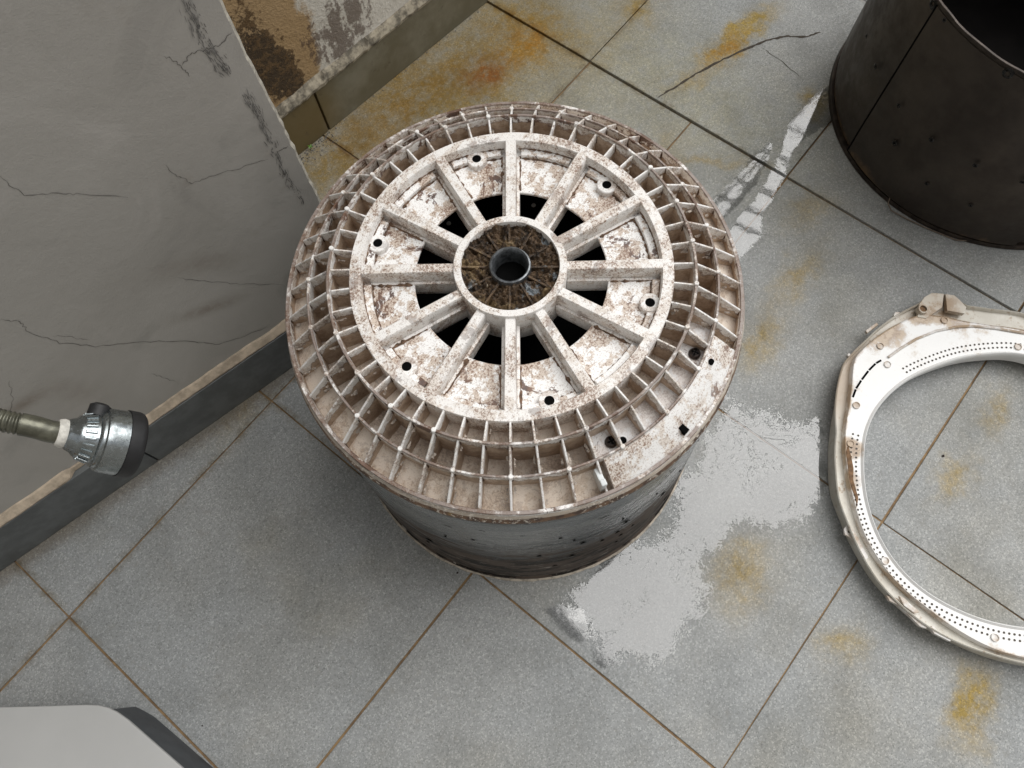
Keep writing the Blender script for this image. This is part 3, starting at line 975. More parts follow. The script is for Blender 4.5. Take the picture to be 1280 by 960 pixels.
# dirt caked where each rib meets the walls of its cell
parts = []
for k, (r0, r1, za, zb_, zb) in enumerate(rows):
    for i in range(48):
        a = A0 + 7.5 * i
        if k == 2 and in_cover(a): continue
        for r, zt in ((r0 + .0006, za), (r1 - .0004, zb_)):
            if rnd.random() < .25: continue
            for sd_ in (-1, 1):
                b = pol(r, a) + pol(1, a + 90) * .0015 * sd_
                z0 = zt - .0012 - rnd.random() * .003; z1 = zt - rnd.uniform(.008, .016)
                parts.append(tube([b + UP * z0, b + UP * (z0 + z1) / 2, b + UP * z1], [.0004, rnd.uniform(.0008, .0015), .0012], 5))
M['cake'] = simple('caked_dirt', (.15, .085, .052), .8, 0, .6, 240, .8)
o = obj('caked_dirt', *join(parts), M['cake'], basket, smooth=True); o['kind'] = 'stuff'
# punched dents on the steel drum
parts = []
rnd = random.Random(30)
for i in range(34):
    a = rnd.choice((-165, -150, -128, -118, -105, -85)) + rnd.gauss(0, 9); z = rnd.choice((.36, .345, .30, .27, .24, .21, .17, .12)) + rnd.uniform(-.012, .012)
    f = z / .392; r = .2695 + (.2548 - .2695) * f + (.0026 * math.sin(math.pi * f))
    c = pol(r, a, z); t = pol(1, a + 90); nrm = pol(1, a); s = rnd.uniform(.0014, .0034) * (1 if z > .2 else 1.3)
    st = rnd.uniform(1, 2.6)
    ringv = [c + nrm * .0003 + t * s * st * math.cos(q * 1.0472) * rnd.uniform(.6, 1.2) + UP * s * .8 * math.sin(q * 1.0472) * rnd.uniform(.6, 1.2) for q in range(6)]
    parts.append((ringv + [c - nrm * .0015, ], [(q, (q + 1) % 6, 6) for q in range(6)]))
M['dent'] = simple('dent_black', (.012, .011, .011), .25, .3, .5, 300)
o = obj('rust_pits', *join(parts), M['dent'], basket); o['kind'] = 'stuff'

# ------------------------------------------------------------------ blackened open tub, upper right
TC = Vector((1.7054, -.6739, 0)); TR = .2979; TZ = .345; TRT = .289


def tub_material():
    n = N('sooty_steel', .42, .5)
    a = n.noise(5, 5, .65); b = n.noise(30, 5, .7, off=2); c = n.noise(2.5, 4, .6, off=4)
    col = n.mix(n.step(a, .35, .65), (.036, .028, .0225), (.068, .055, .044))
    col = n.mix(n.step(c, .52, .68, 0, .6), col, (.055, .047, .040))
    col = n.mix(n.step(b, .66, .74, 0, .6), col, (.060, .048, .036))
    sx = n.t.nodes.new('ShaderNodeSeparateXYZ'); n.L(n.pos, sx.inputs[0])
    low = n.math('MULTIPLY', n.step(n.math('ADD', sx.outputs[2], n.math('MULTIPLY', n.math('SUBTRACT', b, .5), .10)), .03, .005), n.step(a, .42, .55))
    col = n.mix(low, col, (.16, .105, .06))
    n.color(col); n.rough(n.step(b, .35, .65, .42, .62)); n.bump(n.math('ADD', a, n.math('MULTIPLY', b, .3)), .25, .004)
    return n.m


M['soot'] = tub_material()
M['sootshade'] = simple('shaded_soot_inside', (.007, .006, .0055), .8, 0, .5, 12, .1, .1)  # soot colour darkened further to paint in the shade inside the tub
M['sootrim'] = simple('bare_rim', (.06, .046, .037), .4, .6, .6, 50)
tub = thing('washer_tub', 'blackened open steel washing machine tub standing upright at the upper right', 'tub', tuple(TC))
seam = math.degrees(math.atan2(*(lambda q: (q.y - TC.y, q.x - TC.x))(U(1060, 193))))
V, Fc = lathe([(TR - .006, .012), (TR - .002, .03), (TR, .06), (TRT, TZ), (TRT - .0025, TZ), (TR - .0025, .06), (TR - .010, .012)], 160)
V = [Vector(v) for v in V]
V = [Vector((v.x * (1 + .004 * fbm(v.x * 6, v.y * 6, v.z * 8, 2)), v.y * (1 + .004 * fbm(v.x * 6, v.y * 6, v.z * 8, 2)), v.z)) for v in V]
obj('tub_wall', V, Fc, M['soot'], tub, smooth=True)
V, Fc = lathe([(TR - .010, .002), (TR + .001, .001), (TR + .003, .006), (TR + .001, .0125), (TR - .006, .0135), (TR - .012, .012)], 160)
obj('bottom_bead', V, Fc, M['sootrim'], tub, smooth=True)
V, Fc = lathe([(TRT - .0030, TZ - .004), (TRT + .0008, TZ - .004), (TRT + .0010, TZ), (TRT + .0002, TZ + .0010), (TRT - .0028, TZ + .0010)], 200)
V = [Vector(v) + UP * .0015 * fbm(v[0] * 20, v[1] * 20, 3) for v in V]
obj('top_edge', V, Fc, M['sootrim'], tub, smooth=True)
V, Fc = lathe([(.0001, .0150), (TR - .012, .0150), (TR - .012, .0120), (.0001, .0120)], 96)
obj('tub_floor', V, Fc, M['sootshade'], tub)
def lap(z): return TR + (TRT - TR) * max(0, (z - .06) / (TZ - .06))
V, Fc = lathe([(lap(z) + dr, z) for z, dr in ((.016, .0012), (.06, .0012), (.2, .0012), (TZ - .006, .0012), (TZ - .006, -.001), (.2, -.001), (.06, -.001), (.016, -.001))], 60, seam + .15, seam + 66)
V = [Vector((v[0] * (1 + .004 * fbm(v[0] * 6, v[1] * 6, v[2] * 8, 2)), v[1] * (1 + .004 * fbm(v[0] * 6, v[1] * 6, v[2] * 8, 2)), v[2])) for v in V]
obj('lap_panel', V, Fc, M['soot'], tub, smooth=True)
V, Fc = lathe([(lap(z) + dr, z) for z, dr in ((.014, .0016), (.06, .0016), (.2, .0016), (TZ - .005, .0016), (TZ - .005, -.001), (.2, -.001), (.06, -.001), (.014, -.001))], 2, seam - .42, seam + .12)
V = [Vector((v[0] * (1 + .004 * fbm(v[0] * 6, v[1] * 6, v[2] * 8, 2)), v[1] * (1 + .004 * fbm(v[0] * 6, v[1] * 6, v[2] * 8, 2)), v[2])) for v in V]
obj('seam', V, Fc, M['black'], tub)


def tub_hit(x, y, rad=TR + .001):
    d = ROT @ Vector(((x - 640) / F, -(y - 480) / F, -1)); o = CAM - TC
    a = d.x ** 2 + d.y ** 2; b = 2 * (o.x * d.x + o.y * d.y); c = o.x ** 2 + o.y ** 2 - rad ** 2
    dd = b * b - 4 * a * c
    if dd < 0: return None
    t = (-b - math.sqrt(dd)) / (2 * a); return o + d * t


DV, DF = lathe([(.0115, -.0008), (.0095, .0012), (.0060, .0022), (.0035, .0006), (.0028, -.0020), (.0001, -.0022)], 18, closed=False)
dm = None
M['dimple'] = simple('dimple_metal', (.030, .029, .028), .22, .7, .6, 200)
for x, y in ((1094, 83), (1083, 45), (1123, 132), (1164, 175), (1219, 207), (1278, 228), (1158, 230), (1213, 257), (1118, 179), (1180, 25)):
    p = tub_hit(x, y, TR + .003)
    if p is None: continue
    if dm is None: o = dm = obj('dimple', DV, DF, M['dimple'], tub, smooth=True)
    else:
        o = dm.copy(); COL.objects.link(o); o.parent = tub
    o.location = p; nrm = Vector((p.x, p.y, 0)).normalized()
    o.rotation_euler = nrm.to_track_quat('Z', 'X').to_euler()
    sc = random.uniform(.28, .48); o.scale = (sc, sc, sc)
for x, y in ((1164, 6), (1262, 86)):
    p = tub_hit(x, y + 3, TRT + .001)
    o = dm.copy(); COL.objects.link(o); o.parent = tub; o.location = Vector((p.x, p.y, TZ - .010)); o.rotation_euler = Vector((p.x, p.y, 0)).normalized().to_track_quat('Z', 'X').to_euler(); o.scale = (.8, .8, .8)
wp = []
for x, y, z in ((1113, 246, .016), (1110, 254, .012), (1114, 263, .009), (1130, 272, .007), (1160, 286, .006), (1195, 300, .006), (1208, 301, .010)):
    wp.append(U(x, y, z) - TC)
M['wire'] = simple('bare_wire', (.20, .15, .11), .4, .6, .4, 200)
obj('wire', *tube(wp, .0011, 6), M['wire'], tub, smooth=True)

# ------------------------------------------------------------------ white tub cover ring, lying on the floor at the right
RC = Vector((1.058, -1.012, 0))


def outline(px, z, default):
    q = []
    for x, y in px:
        p = U(x, y, z) - RC; q.append((math.degrees(math.atan2(p.y, p.x)) % 360, math.hypot(p.x, p.y)))
    q.sort()
    def f(a):
        a %= 360
        ext = [(q[-1][0] - 360, q[-1][1])] + q + [(q[0][0] + 360, q[0][1])]
        for (a0, r0), (a1, r1) in zip(ext, ext[1:]):
            if a0 <= a <= a1:
                if a1 - a0 > 55:                      # the unseen side: ease to the plain radius
                    t = (a - a0) / (a1 - a0)
                    e = min(1, min(t, 1 - t) * 5)
                    base = r0 + (r1 - r0) * t
                    return base + (default - base) * e
                return r0 + (r1 - r0) * (a - a0) / max(1e-6, a1 - a0)
        return default
    return f


ZA = .040
f_in = outline([(1273.5, 782), (1203, 763), (1143.6, 728), (1106, 682), (1087, 633), (1081, 584), (1087, 530), (1116.5, 490), (1171, 460), (1235.6, 445), (1278, 444)], ZA, .2075)
f_mid = outline([(1280, 822), (1247.6, 813.5), (1201, 790), (1160, 761), (1116, 723), (1084, 676), (1066.7, 624), (1058, 580), (1056, 550), (1062, 506), (1065, 480), (1068, 448), (1095, 422), (1130, 401), (1152, 393), (1180, 396), (1206, 402), (1240, 407), (1278, 412)], ZA, .262)
f_out = outline([(1280, 830), (1240, 819), (1195, 803), (1160, 784), (1118, 750), (1095, 724), (1076, 692), (1060, 656), (1048, 624), (1044, 590), (1045, 540), (1054, 454), (1081, 425.5), (1119, 394), (1149, 378.7), (1163, 366), (1181, 367), (1197, 372), (1206, 381), (1240, 385.5), (1278, 390)], .038, .272)
f_base = outline([(1280, 833), (1224, 819), (1189, 804), (1154, 785), (1110, 750), (1087, 724), (1066, 689), (1049, 651), (1037, 619), (1034.5, 580), (1036, 548), (1044, 505), (1052, 456), (1081, 426), (1119, 396), (1149, 382), (1163, 370), (1181, 371), (1206, 385), (1278, 395)], 0.0, .270)


def ring_plastic():
    n = N('white_cover_plastic', .34)
    a = n.noise(18, 6, .7); b = n.noise(70, 5, .72, off=3); c = n.noise(250, 3, .7, off=6)
    col = n.mix(n.step(a, .5, .72, 0, .55), (.80, .80, .79), (.74, .72, .67))
    # mud dried in the upper corner, along the left groove and on the lower flange
    def spot(x, y, r):
        P0 = U(x, y, ZA); return n.step(n.vmath('DISTANCE', n.pos, tuple(P0)), r, r * .25)
    mud = None
    for x, y, r, s in ((1150, 385, .05, 1), (1175, 385, .05, .9), (1110, 415, .05, .7), (1195, 398, .05, .55), (1090, 430, .03, .5), (1225, 405, .05, .35), (1062, 560, .030, .75), (1066, 480, .03, .4), (1064, 600, .03, .6), (1078, 670, .03, .3), (1205, 425, .06, .30), (1140, 440, .05, .25), (1068, 650, .03, .3), (1230, 818, .06, .3)):
        m = n.math('MULTIPLY', spot(x, y, r), s)
        mud = m if mud is None else n.math('MAXIMUM', mud, m)
    mud = n.math('ADD', mud, n.math('MULTIPLY', n.math('SUBTRACT', n.math('ADD', n.math('MULTIPLY', a, .5), n.math('MULTIPLY', b, .5)), .5), 1.9))
    col = n.mix(n.step(mud, .25, .62, 0, .9), col, n.mix(n.step(b, .4, .6), (.27, .165, .085), (.46, .35, .235)))
    col = n.mix(n.step(mud, .95, 1.25, 0, .8), col, (.13, .075, .040))
    col = n.mix(n.step(c, .64, .72, 0, .3), col, (.5, .42, .33))
    dep = n.math('ADD', n.attr('depth'), n.math('MULTIPLY', n.math('SUBTRACT', b, .5), .014))
    col = n.mix(n.math('MULTIPLY', n.step(dep, .0045, .0005), n.step(a, .40, .58, .15, .85)), col, (.36, .25, .15))
    n.color(col); n.bump(n.math('ADD', a, n.math('MULTIPLY', b, .3)), .10, .002)
    return n.m


def flange_plastic():
    n = N('grimy_cover_plastic', .45)
    a = n.noise(22, 6, .7); b = n.noise(80, 5, .72, off=3)
    col = n.mix(n.step(a, .35, .65), (.56, .53, .46), (.68, .66, .60))
    col = n.mix(n.step(b, .56, .68, 0, .75), col, (.33, .23, .14))
    P0 = U(1060, 470, ZA)
    col = n.mix(n.math('MULTIPLY', n.step(n.vmath('DISTANCE', n.pos, tuple(P0)), .10, .03), n.step(a, .3, .55, .4, .8)), col, (.40, .31, .225))
    P0 = U(1165, 380, ZA)
    col = n.mix(n.math('MULTIPLY', n.step(n.vmath('DISTANCE', n.pos, tuple(P0)), .075, .02), n.step(a, .42, .60, .25, .95)), col, (.30, .20, .115))
    n.color(col); n.bump(a, .2, .002)
    return n.m


M['ring'] = ring_plastic()
M['flange'] = flange_plastic()
M['mud'] = simple('dried_mud', (.24, .135, .065), .8, 0, .5, 120, .6)
M['hole'] = simple('hole_dark', (.10, .085, .07), .8, 0, .3, 100)
cover = thing('tub_cover_ring', 'white plastic tub cover ring with tiny holes lying on the tiles', 'tub cover', tuple(RC))
NA = 360


def loop_lathe(fs, closed=False):
    """fs: list of (radius function of the angle, height, radius offset)"""
    V, Fc = [], []; m = len(fs)
    for i in range(NA):
        a = 360 * i / NA
        for f, z, dr in fs: V.append(pol(f(a) + dr, a, z(a) if callable(z) else z))
    for i in range(NA):
        j = (i + 1) % NA
        for k in range(m if closed else m - 1):
            l = (k + 1) % m; Fc.append((i * m + k, j * m + k, j * m + l, i * m + l))
    return V, Fc


def smooth_f(f, w=3):
    t = [f(a) for a in range(360)]
    s = [sum(t[(a + k) % 360] for k in range(-w, w + 1)) / (2 * w + 1) for a in range(360)]
    return lambda a: s[int(a) % 360] + (s[(int(a) + 1) % 360] - s[int(a) % 360]) * (a % 1)


f_in = smooth_f(f_in, 8); f_mid = smooth_f(f_mid, 2); f_out = smooth_f(f_out, 1); f_base = smooth_f(f_base, 1)
bd = lambda a: min(f_base(a), f_out(a) + .012)
V, Fc = loop_lathe([(f_in, .012, .002), (f_in, .034, .0), (f_in, .0415, .0008), (f_in, .0432, .0024), (f_in, .0415, .0042), (f_in, ZA, .0055), (f_mid, ZA, -.002), (f_mid, ZA + .0012, -.0006), (f_mid, ZA, .0004), (f_mid, .030, .0012),
                    (f_mid, .027, .0012), (f_mid, .0270, -.004), (f_in, .030, .006), (f_in, .012, .006)], True)
obj('ring_face', V, Fc, M['ring'], cover, smooth=True, attr=lambda co: f_mid(math.degrees(math.atan2(co.y, co.x)) % 360) - math.hypot(co.x, co.y))
V, Fc = loop_lathe([(f_mid, .0285, .0005), (f_out, .0300, -.0040), (f_out, .0370, -.0032), (f_out, .0385, -.0018), (f_out, .0370, -.0004), (bd, .0015, 0), (bd, .0015, -.004), (f_out, .026, -.006), (f_mid, .0255, .0005)], True)
obj('flange', V, Fc, M['flange'], cover, smooth=True)
# two rows of small holes round the face, the nearest built singly as one part
parts = []
for row, (dr) in enumerate((.0125, .0205)):
    for i in range(200):
        a = i * 1.8
        if 74 < a % 360 < 109: continue
        r = f_in(a % 360) + dr
        if r > f_mid(a % 360) - .008 and row == 1 and f_mid(a % 360) - f_in(a % 360) < .024: r = f_in(a % 360) + .0185
        c = pol(r, a, ZA + .0004)
        s = .0018
        parts.append(([c + Vector((s * math.cos(q * 1.0472), s * math.sin(q * 1.0472), 0)) for q in range(6)] + [c - UP * .0003], [(q, (q + 1) % 6, 6) for q in range(6)]))
o = obj('small_holes', *join(parts), M['hole'], cover); o['kind'] = 'stuff'


def at_ring(x, y, z): return U(x, y, z) - RC


def flat_poly(name, px, z0, z1, mat, bevel=.0008):
    return obj(name, *slab([at_ring(x, y, z1) for x, y in px], z0, z1), mat, cover, bevel=bevel)


# slit, bosses, lugs and clips that stick out of the cover
sl = [at_ring(x, y, ZA + .0006) for x, y in ((1066, 497), (1070, 486), (1077, 475), (1086, 463), (1095, 454), (1102, 450))]
for k in range(len(sl) - 1):
    a, b = sl[k].lerp(sl[k + 1], .06), sl[k].lerp(sl[k + 1], .94); t = (b - a).normalized().cross(UP) * .0016
    obj('slit', *slab([a - t, b - t, b + t, a + t], ZA - .001, ZA + .0006), M['black'], cover)
arcw = [at_ring(x, y, ZA) for x, y in ((1110, 447), (1125, 436), (1145, 424), (1170, 414), (1195, 409), (1218, 408), (1245, 411), (1280, 417))]
obj('guide_rib', *tube([p + UP * .0015 for p in arcw], .0022, 8), M['ring'], cover, smooth=True)
bv, bf = lathe([(.0001, .0016), (.0042, .0016), (.0046, .0030), (.0056, .0030), (.0060, 0), (.0001, 0)], 20)
bb = None
for x, y in ((1100, 433), (1180, 401), (1063, 555), (1109, 456), (1070, 507), (1272, 434), (1106, 701), (1243, 797)):
    if bb is None: o = bb = obj('moulding_mark', bv, bf, M['ring'], cover, smooth=True)
    else:
        o = bb.copy(); COL.objects.link(o); o.parent = cover
    o.location = at_ring(x, y, ZA - .0006)
V, Fc = lathe([(.0058, .0), (.0058, .010), (.0078, .010), (.0088, 0)], 24, closed=True)
obj('drain_boss', V, Fc, M['flange'], cover, smooth=True).location = at_ring(1151, 389, .038)
V, Fc = lathe([(.0001, .0052), (.0060, .0052), (.0060, 0), (.0001, 0)], 20)
obj('drain_hole', V, Fc, M['mud'], cover).location = at_ring(1151, 389, .0395)
flat_poly('drain_lug', ((1149, 380), (1156, 371), (1165, 366), (1180, 367), (1178, 384), (1158, 398), (1147, 396)), .034, .0415, M['flange'])
flat_poly('drain_lug', ((1182, 367.5), (1193, 369), (1200, 375), (1208, 384), (1206, 392), (1184, 388)), .034, .0435, M['flange'])
flat_poly('clip', ((1082, 413), (1096, 403), (1098, 406), (1084, 416.5)), .020, .026, M['ring'])
flat_poly('lug', ((1117, 394), (1119, 390), (1125, 390), (1127, 393), (1120, 398)), .026, .034, M['ring'])
flat_poly('lug', ((1059, 444), (1061, 441), (1064, 443), (1063, 447)), .026, .034, M['ring'])
flat_poly('lug', ((1061, 653), (1055, 661), (1056, 668), (1064, 673), (1082, 700), (1086, 697), (1073, 672)), .024, .030, M['ring'])
flat_poly('lug', ((1108, 744), (1112, 751), (1124, 757), (1150, 783), (1158, 786), (1160, 781), (1141, 766), (1122, 748)), .026, .034, M['ring'])
flat_poly('lug', ((1124, 745), (1130, 757), (1144, 767), (1150, 765), (1138, 755), (1131, 748)), .034, .0395, M['ring'])
flat_poly('clip', ((1163, 785), (1166, 782), (1172, 788), (1190, 798), (1188, 802), (1168, 792)), .028, .036, M['ring'])
V, Fc = lathe([(.0001, .0012), (.0020, .0012), (.0020, 0), (.0001, 0)], 12)
obj('lug_hole', V, Fc, M['hole'], cover).location = at_ring(1061, 665, .0294)
# mud left in the groove at the left
mp = [at_ring(x, y, ZA + .001) for x, y in ((1061, 556), (1065, 572), (1067, 585), (1066, 600), (1070, 612), (1073, 622), (1072, 634), (1070, 624), (1066, 612), (1062, 600), (1060, 585), (1058.5, 565))]
rnd = random.Random(8)
mid = sum(mp, Vector()) / len(mp)
V = [p + Vector((rnd.uniform(-1, 1), rnd.uniform(-1, 1), 0)) * .0008 for p in mp]
obj('mud_patch', *slab([v - UP * .0006 for v in V], ZA - .001, ZA + .0013), M['mud'], cover, bevel=.0005)

# ------------------------------------------------------------------ chrome tap head on a flexible hose, left
def chrome():
    n = N('worn_chrome', .14, 1.0)
    a = n.noise(60, 5, .7); b = n.noise(300, 3, .7, off=2)
    n.color(n.mix(n.step(a, .45, .7), (.33, .36, .37), (.20, .22, .22))); n.rough(n.step(n.math('ADD', a, b), .8, 1.2, .10, .38))
    n.bump(b, .06, .001); return n.m


M['chrome'] = chrome()
M['rubber'] = simple('black_rubber', (.012, .012, .013), .55, 0, .3, 200)
M['tape'] = simple('white_tape', (.68, .66, .60), .7, 0, .3, 200)
M['hose'] = simple('olive_hose', (.15, .148, .112), .32, .55, .4, 120)


def V3(x, y, depth):
    d = ROT @ Vector(((x - 640) / F, -(y - 480) / F, -1)); return CAM + d * depth


tip = V3(166, 556, .626); tail = V3(74, 541, .592)
ax = (tip - tail).normalized()
TL = (tip - tail).length
tap = thing('tap_head', 'chrome spray tap head with black rubber end on a ribbed hose at the left', 'tap head', tuple(tip))
fr = ax.to_track_quat('Z', 'Y').to_matrix()


def axial(profile, n=48, closed=True):
    V, Fc = lathe(profile, n, closed=closed); return [fr @ Vector(v) for v in V], Fc


Rr = .0262
L0 = -TL
body = [(.001, L0 + .004), (.0105, L0 + .004), (.0125, L0 + .006), (.0140, L0 + .010), (.0160, L0 + .0115), (.0168, L0 + .0135), (.0200, L0 + .0245), (.0222, L0 + .0255), (.0232, L0 + .0270), (.0234, L0 + .0285), (.0252, L0 + .0295), (.0259, L0 + .0315), (Rr, L0 + .0345), (Rr + .0004, -.0092), (Rr - .001, -.0090), (.001, -.0090)]
obj('chrome_body', *axial(body), M['chrome'], tap, smooth=True)
obj('rubber_ring', *axial([(.018, .004), (Rr - .0015, .004), (Rr + .0004, .0022), (Rr + .0012, -.0004), (Rr + .0012, -.0088), (Rr - .001, -.0090), (.018, -.0090)]), M['rubber'], tap, smooth=True)
obj('nozzle_face', *axial([(.0001, -.002), (.019, .0005), (.019, -.006), (.0001, -.006)]), M['rubber'], tap, smooth=True)
gr = None
V, Fc = slab([(-.0011, 0), (.0011, 0), (.0011, .0022), (-.0011, .0022)], 0, .0085)
for i in range(22):
    a = 2 * math.pi * i / 22
    mtx = fr @ Matrix.Rotation(a, 3, 'Z')
    if gr is None: o = gr = obj('grip_rib', V, Fc, M['chrome'], tap, bevel=.0006)
    else:
        o = gr.copy(); COL.objects.link(o); o.parent = tap
    m4 = (mtx @ Matrix.Rotation(R(16), 3, 'X').inverted()).to_4x4(); m4.translation = mtx @ Vector((0, .0166, L0 + .0148))
    o.matrix_local = m4
obj('thread_tape', *axial([(.008, L0 + .008), (.0108, L0 + .0055), (.0115, L0 + .002), (.0106, L0 - .001), (.0096, L0 - .002), (.008, L0 - .002)]), M['tape'], tap, smooth=True)
lv = fr @ Vector((0, 0, 1))
# small black lever on the far shoulder
side = (V3(100, 505, .60) - V3(108, 545, .60)).normalized()
side = (side - ax * side.dot(ax)).normalized()
lp = [ax * (L0 + .024) + side * .018, ax * (L0 + .025) + side * .0285]
obj('lever', *tube([lp[0], lp[0].lerp(lp[1], .8), lp[1]], [.0085, .0082, .0050], 16), M['rubber'], tap, smooth=True)
# hose: ribbed, running out of the picture and back to the wall
hp = []
p0 = ax * (L0 - .001)
end = [V3(40, 533, .582), V3(0, 525, .574), V3(-60, 510, .575), V3(-140, 480, .60), V3(-230, 440, .66)]
ctrl = [p0, p0 - ax * .006] + [e - tip for e in end]
wallp = A1 + D1 * -.62 + N1 * .011 + UP * .62 - tip
ctrl += [wallp - N1 * .05, wallp]


def cat(ctrl, n=60):
    out = []
    for i in range(len(ctrl) - 1):
        a, b, c, d = ctrl[max(i - 1, 0)], ctrl[i], ctrl[i + 1], ctrl[min(i + 2, len(ctrl) - 1)]
        for k in range(n):
            t = k / n
            out.append(.5 * ((2 * b) + (c - a) * t + (2 * a - 5 * b + 4 * c - d) * t * t + (3 * b - a - 3 * c + d) * t ** 3))
    out.append(ctrl[-1]); return out


path = cat(ctrl, 110)
acc = 0.0; rad = []
for i, p in enumerate(path):
    if i: acc += (path[i] - path[i - 1]).length
    rad.append(.0088 if acc < .026 else (.0082 + .0006 * math.sin(acc / .0034 * 2 * math.pi)))
obj('hose', *tube(path, rad, 20), M['hose'], tap, smooth=True)
V, Fc = lathe([(.0001, 0), (.026, 0), (.024, -.008), (.014, -.012), (.0001, -.012)], 32)
q = N1.to_track_quat('Z', 'Y').to_matrix()
obj('wall_plate', [q @ Vector(v) + wallp + N1 * 0.0 for v in V], Fc, M['chrome'], tap, smooth=True)

# ------------------------------------------------------------------ white appliance panel lying in the lower left corner
M['white'] = simple('white_enamel', (.44, .44, .43), .35, 0, .05, 6, .02)
M['dkside'] = simple('dark_grey_side', (.075, .082, .090), .5, 0, .25, 40)
ZP = .077
pp = [(-330, 893), (0, 884), (60, 882.5), (105, 881), (122, 881.5), (135, 884.5), (146, 890), (160, 900), (226, 958), (300, 1023), (380, 1095)]
pts = [U(x, y, ZP) for x, y in pp]
back = [U(x, y, ZP) for x, y in ((250, 1300), (-330, 1300))]
lid = thing('appliance_panel', 'white appliance panel with dark grey sides in the lower left corner', 'appliance panel', tuple(U(60, 960)))
o0 = lid.location.copy()
poly = pts + back
cen = sum(poly, Vector()) / len(poly)
top = poly; poly = [U(x, y + (9 if i < 5 else 2 if i < 7 else 0), ZP).lerp(cen, .004) for i, (x, y) in enumerate(pp)] + back
V, Fc = slab([p - o0 for p in top], ZP - .006, ZP)
obj('top_panel', V, Fc, M['white'], lid, bevel=.0022, smooth=True)
V, Fc = slab([p - o0 for p in poly], .001, ZP - .0045)
obj('side_band', V, Fc, M['dkside'], lid, bevel=.001)

# ------------------------------------------------------------------ water on the floor
WET = [
    [(885, 525), (912, 500), (960, 520), (1000, 530), (1024, 541), (1026, 582), (1006, 632), (965, 655), (920, 672), (885, 715), (850, 780), (800, 822), (760, 815), (735, 795), (690, 772), (740, 735), (800, 690), (850, 620)],
    [(1038, 112), (1040, 154), (1016, 166), (996, 179), (989, 193), (982, 220), (977, 225), (966, 244), (952, 269), (950, 297), (925, 326), (910, 308), (914, 290), (927, 269), (943, 248), (959, 227), (966, 212), (973, 193), (984, 173), (989, 152), (1001, 138), (1028, 118)],
    [(962, 183), (956, 206), (943, 231), (927, 251), (905, 269), (890, 264), (893, 250), (930, 215), (943, 196)],
    [(684, 762), (700, 757), (728, 765), (737, 790), (730, 803), (715, 800), (700, 783)],
]


def sdist(px, py, poly):
    inside = False; best = 1e9; n = len(poly)
    for i in range(n):
        x1, y1 = poly[i]; x2, y2 = poly[(i + 1) % n]
        if (y1 > py) != (y2 > py) and px < (x2 - x1) * (py - y1) / (y2 - y1) + x1: inside = not inside
        dx, dy = x2 - x1, y2 - y1; t = max(0, min(1, ((px - x1) * dx + (py - y1) * dy) / (dx * dx + dy * dy)))
        best = min(best, math.hypot(px - x1 - t * dx, py - y1 - t * dy))
    return best if inside else -best


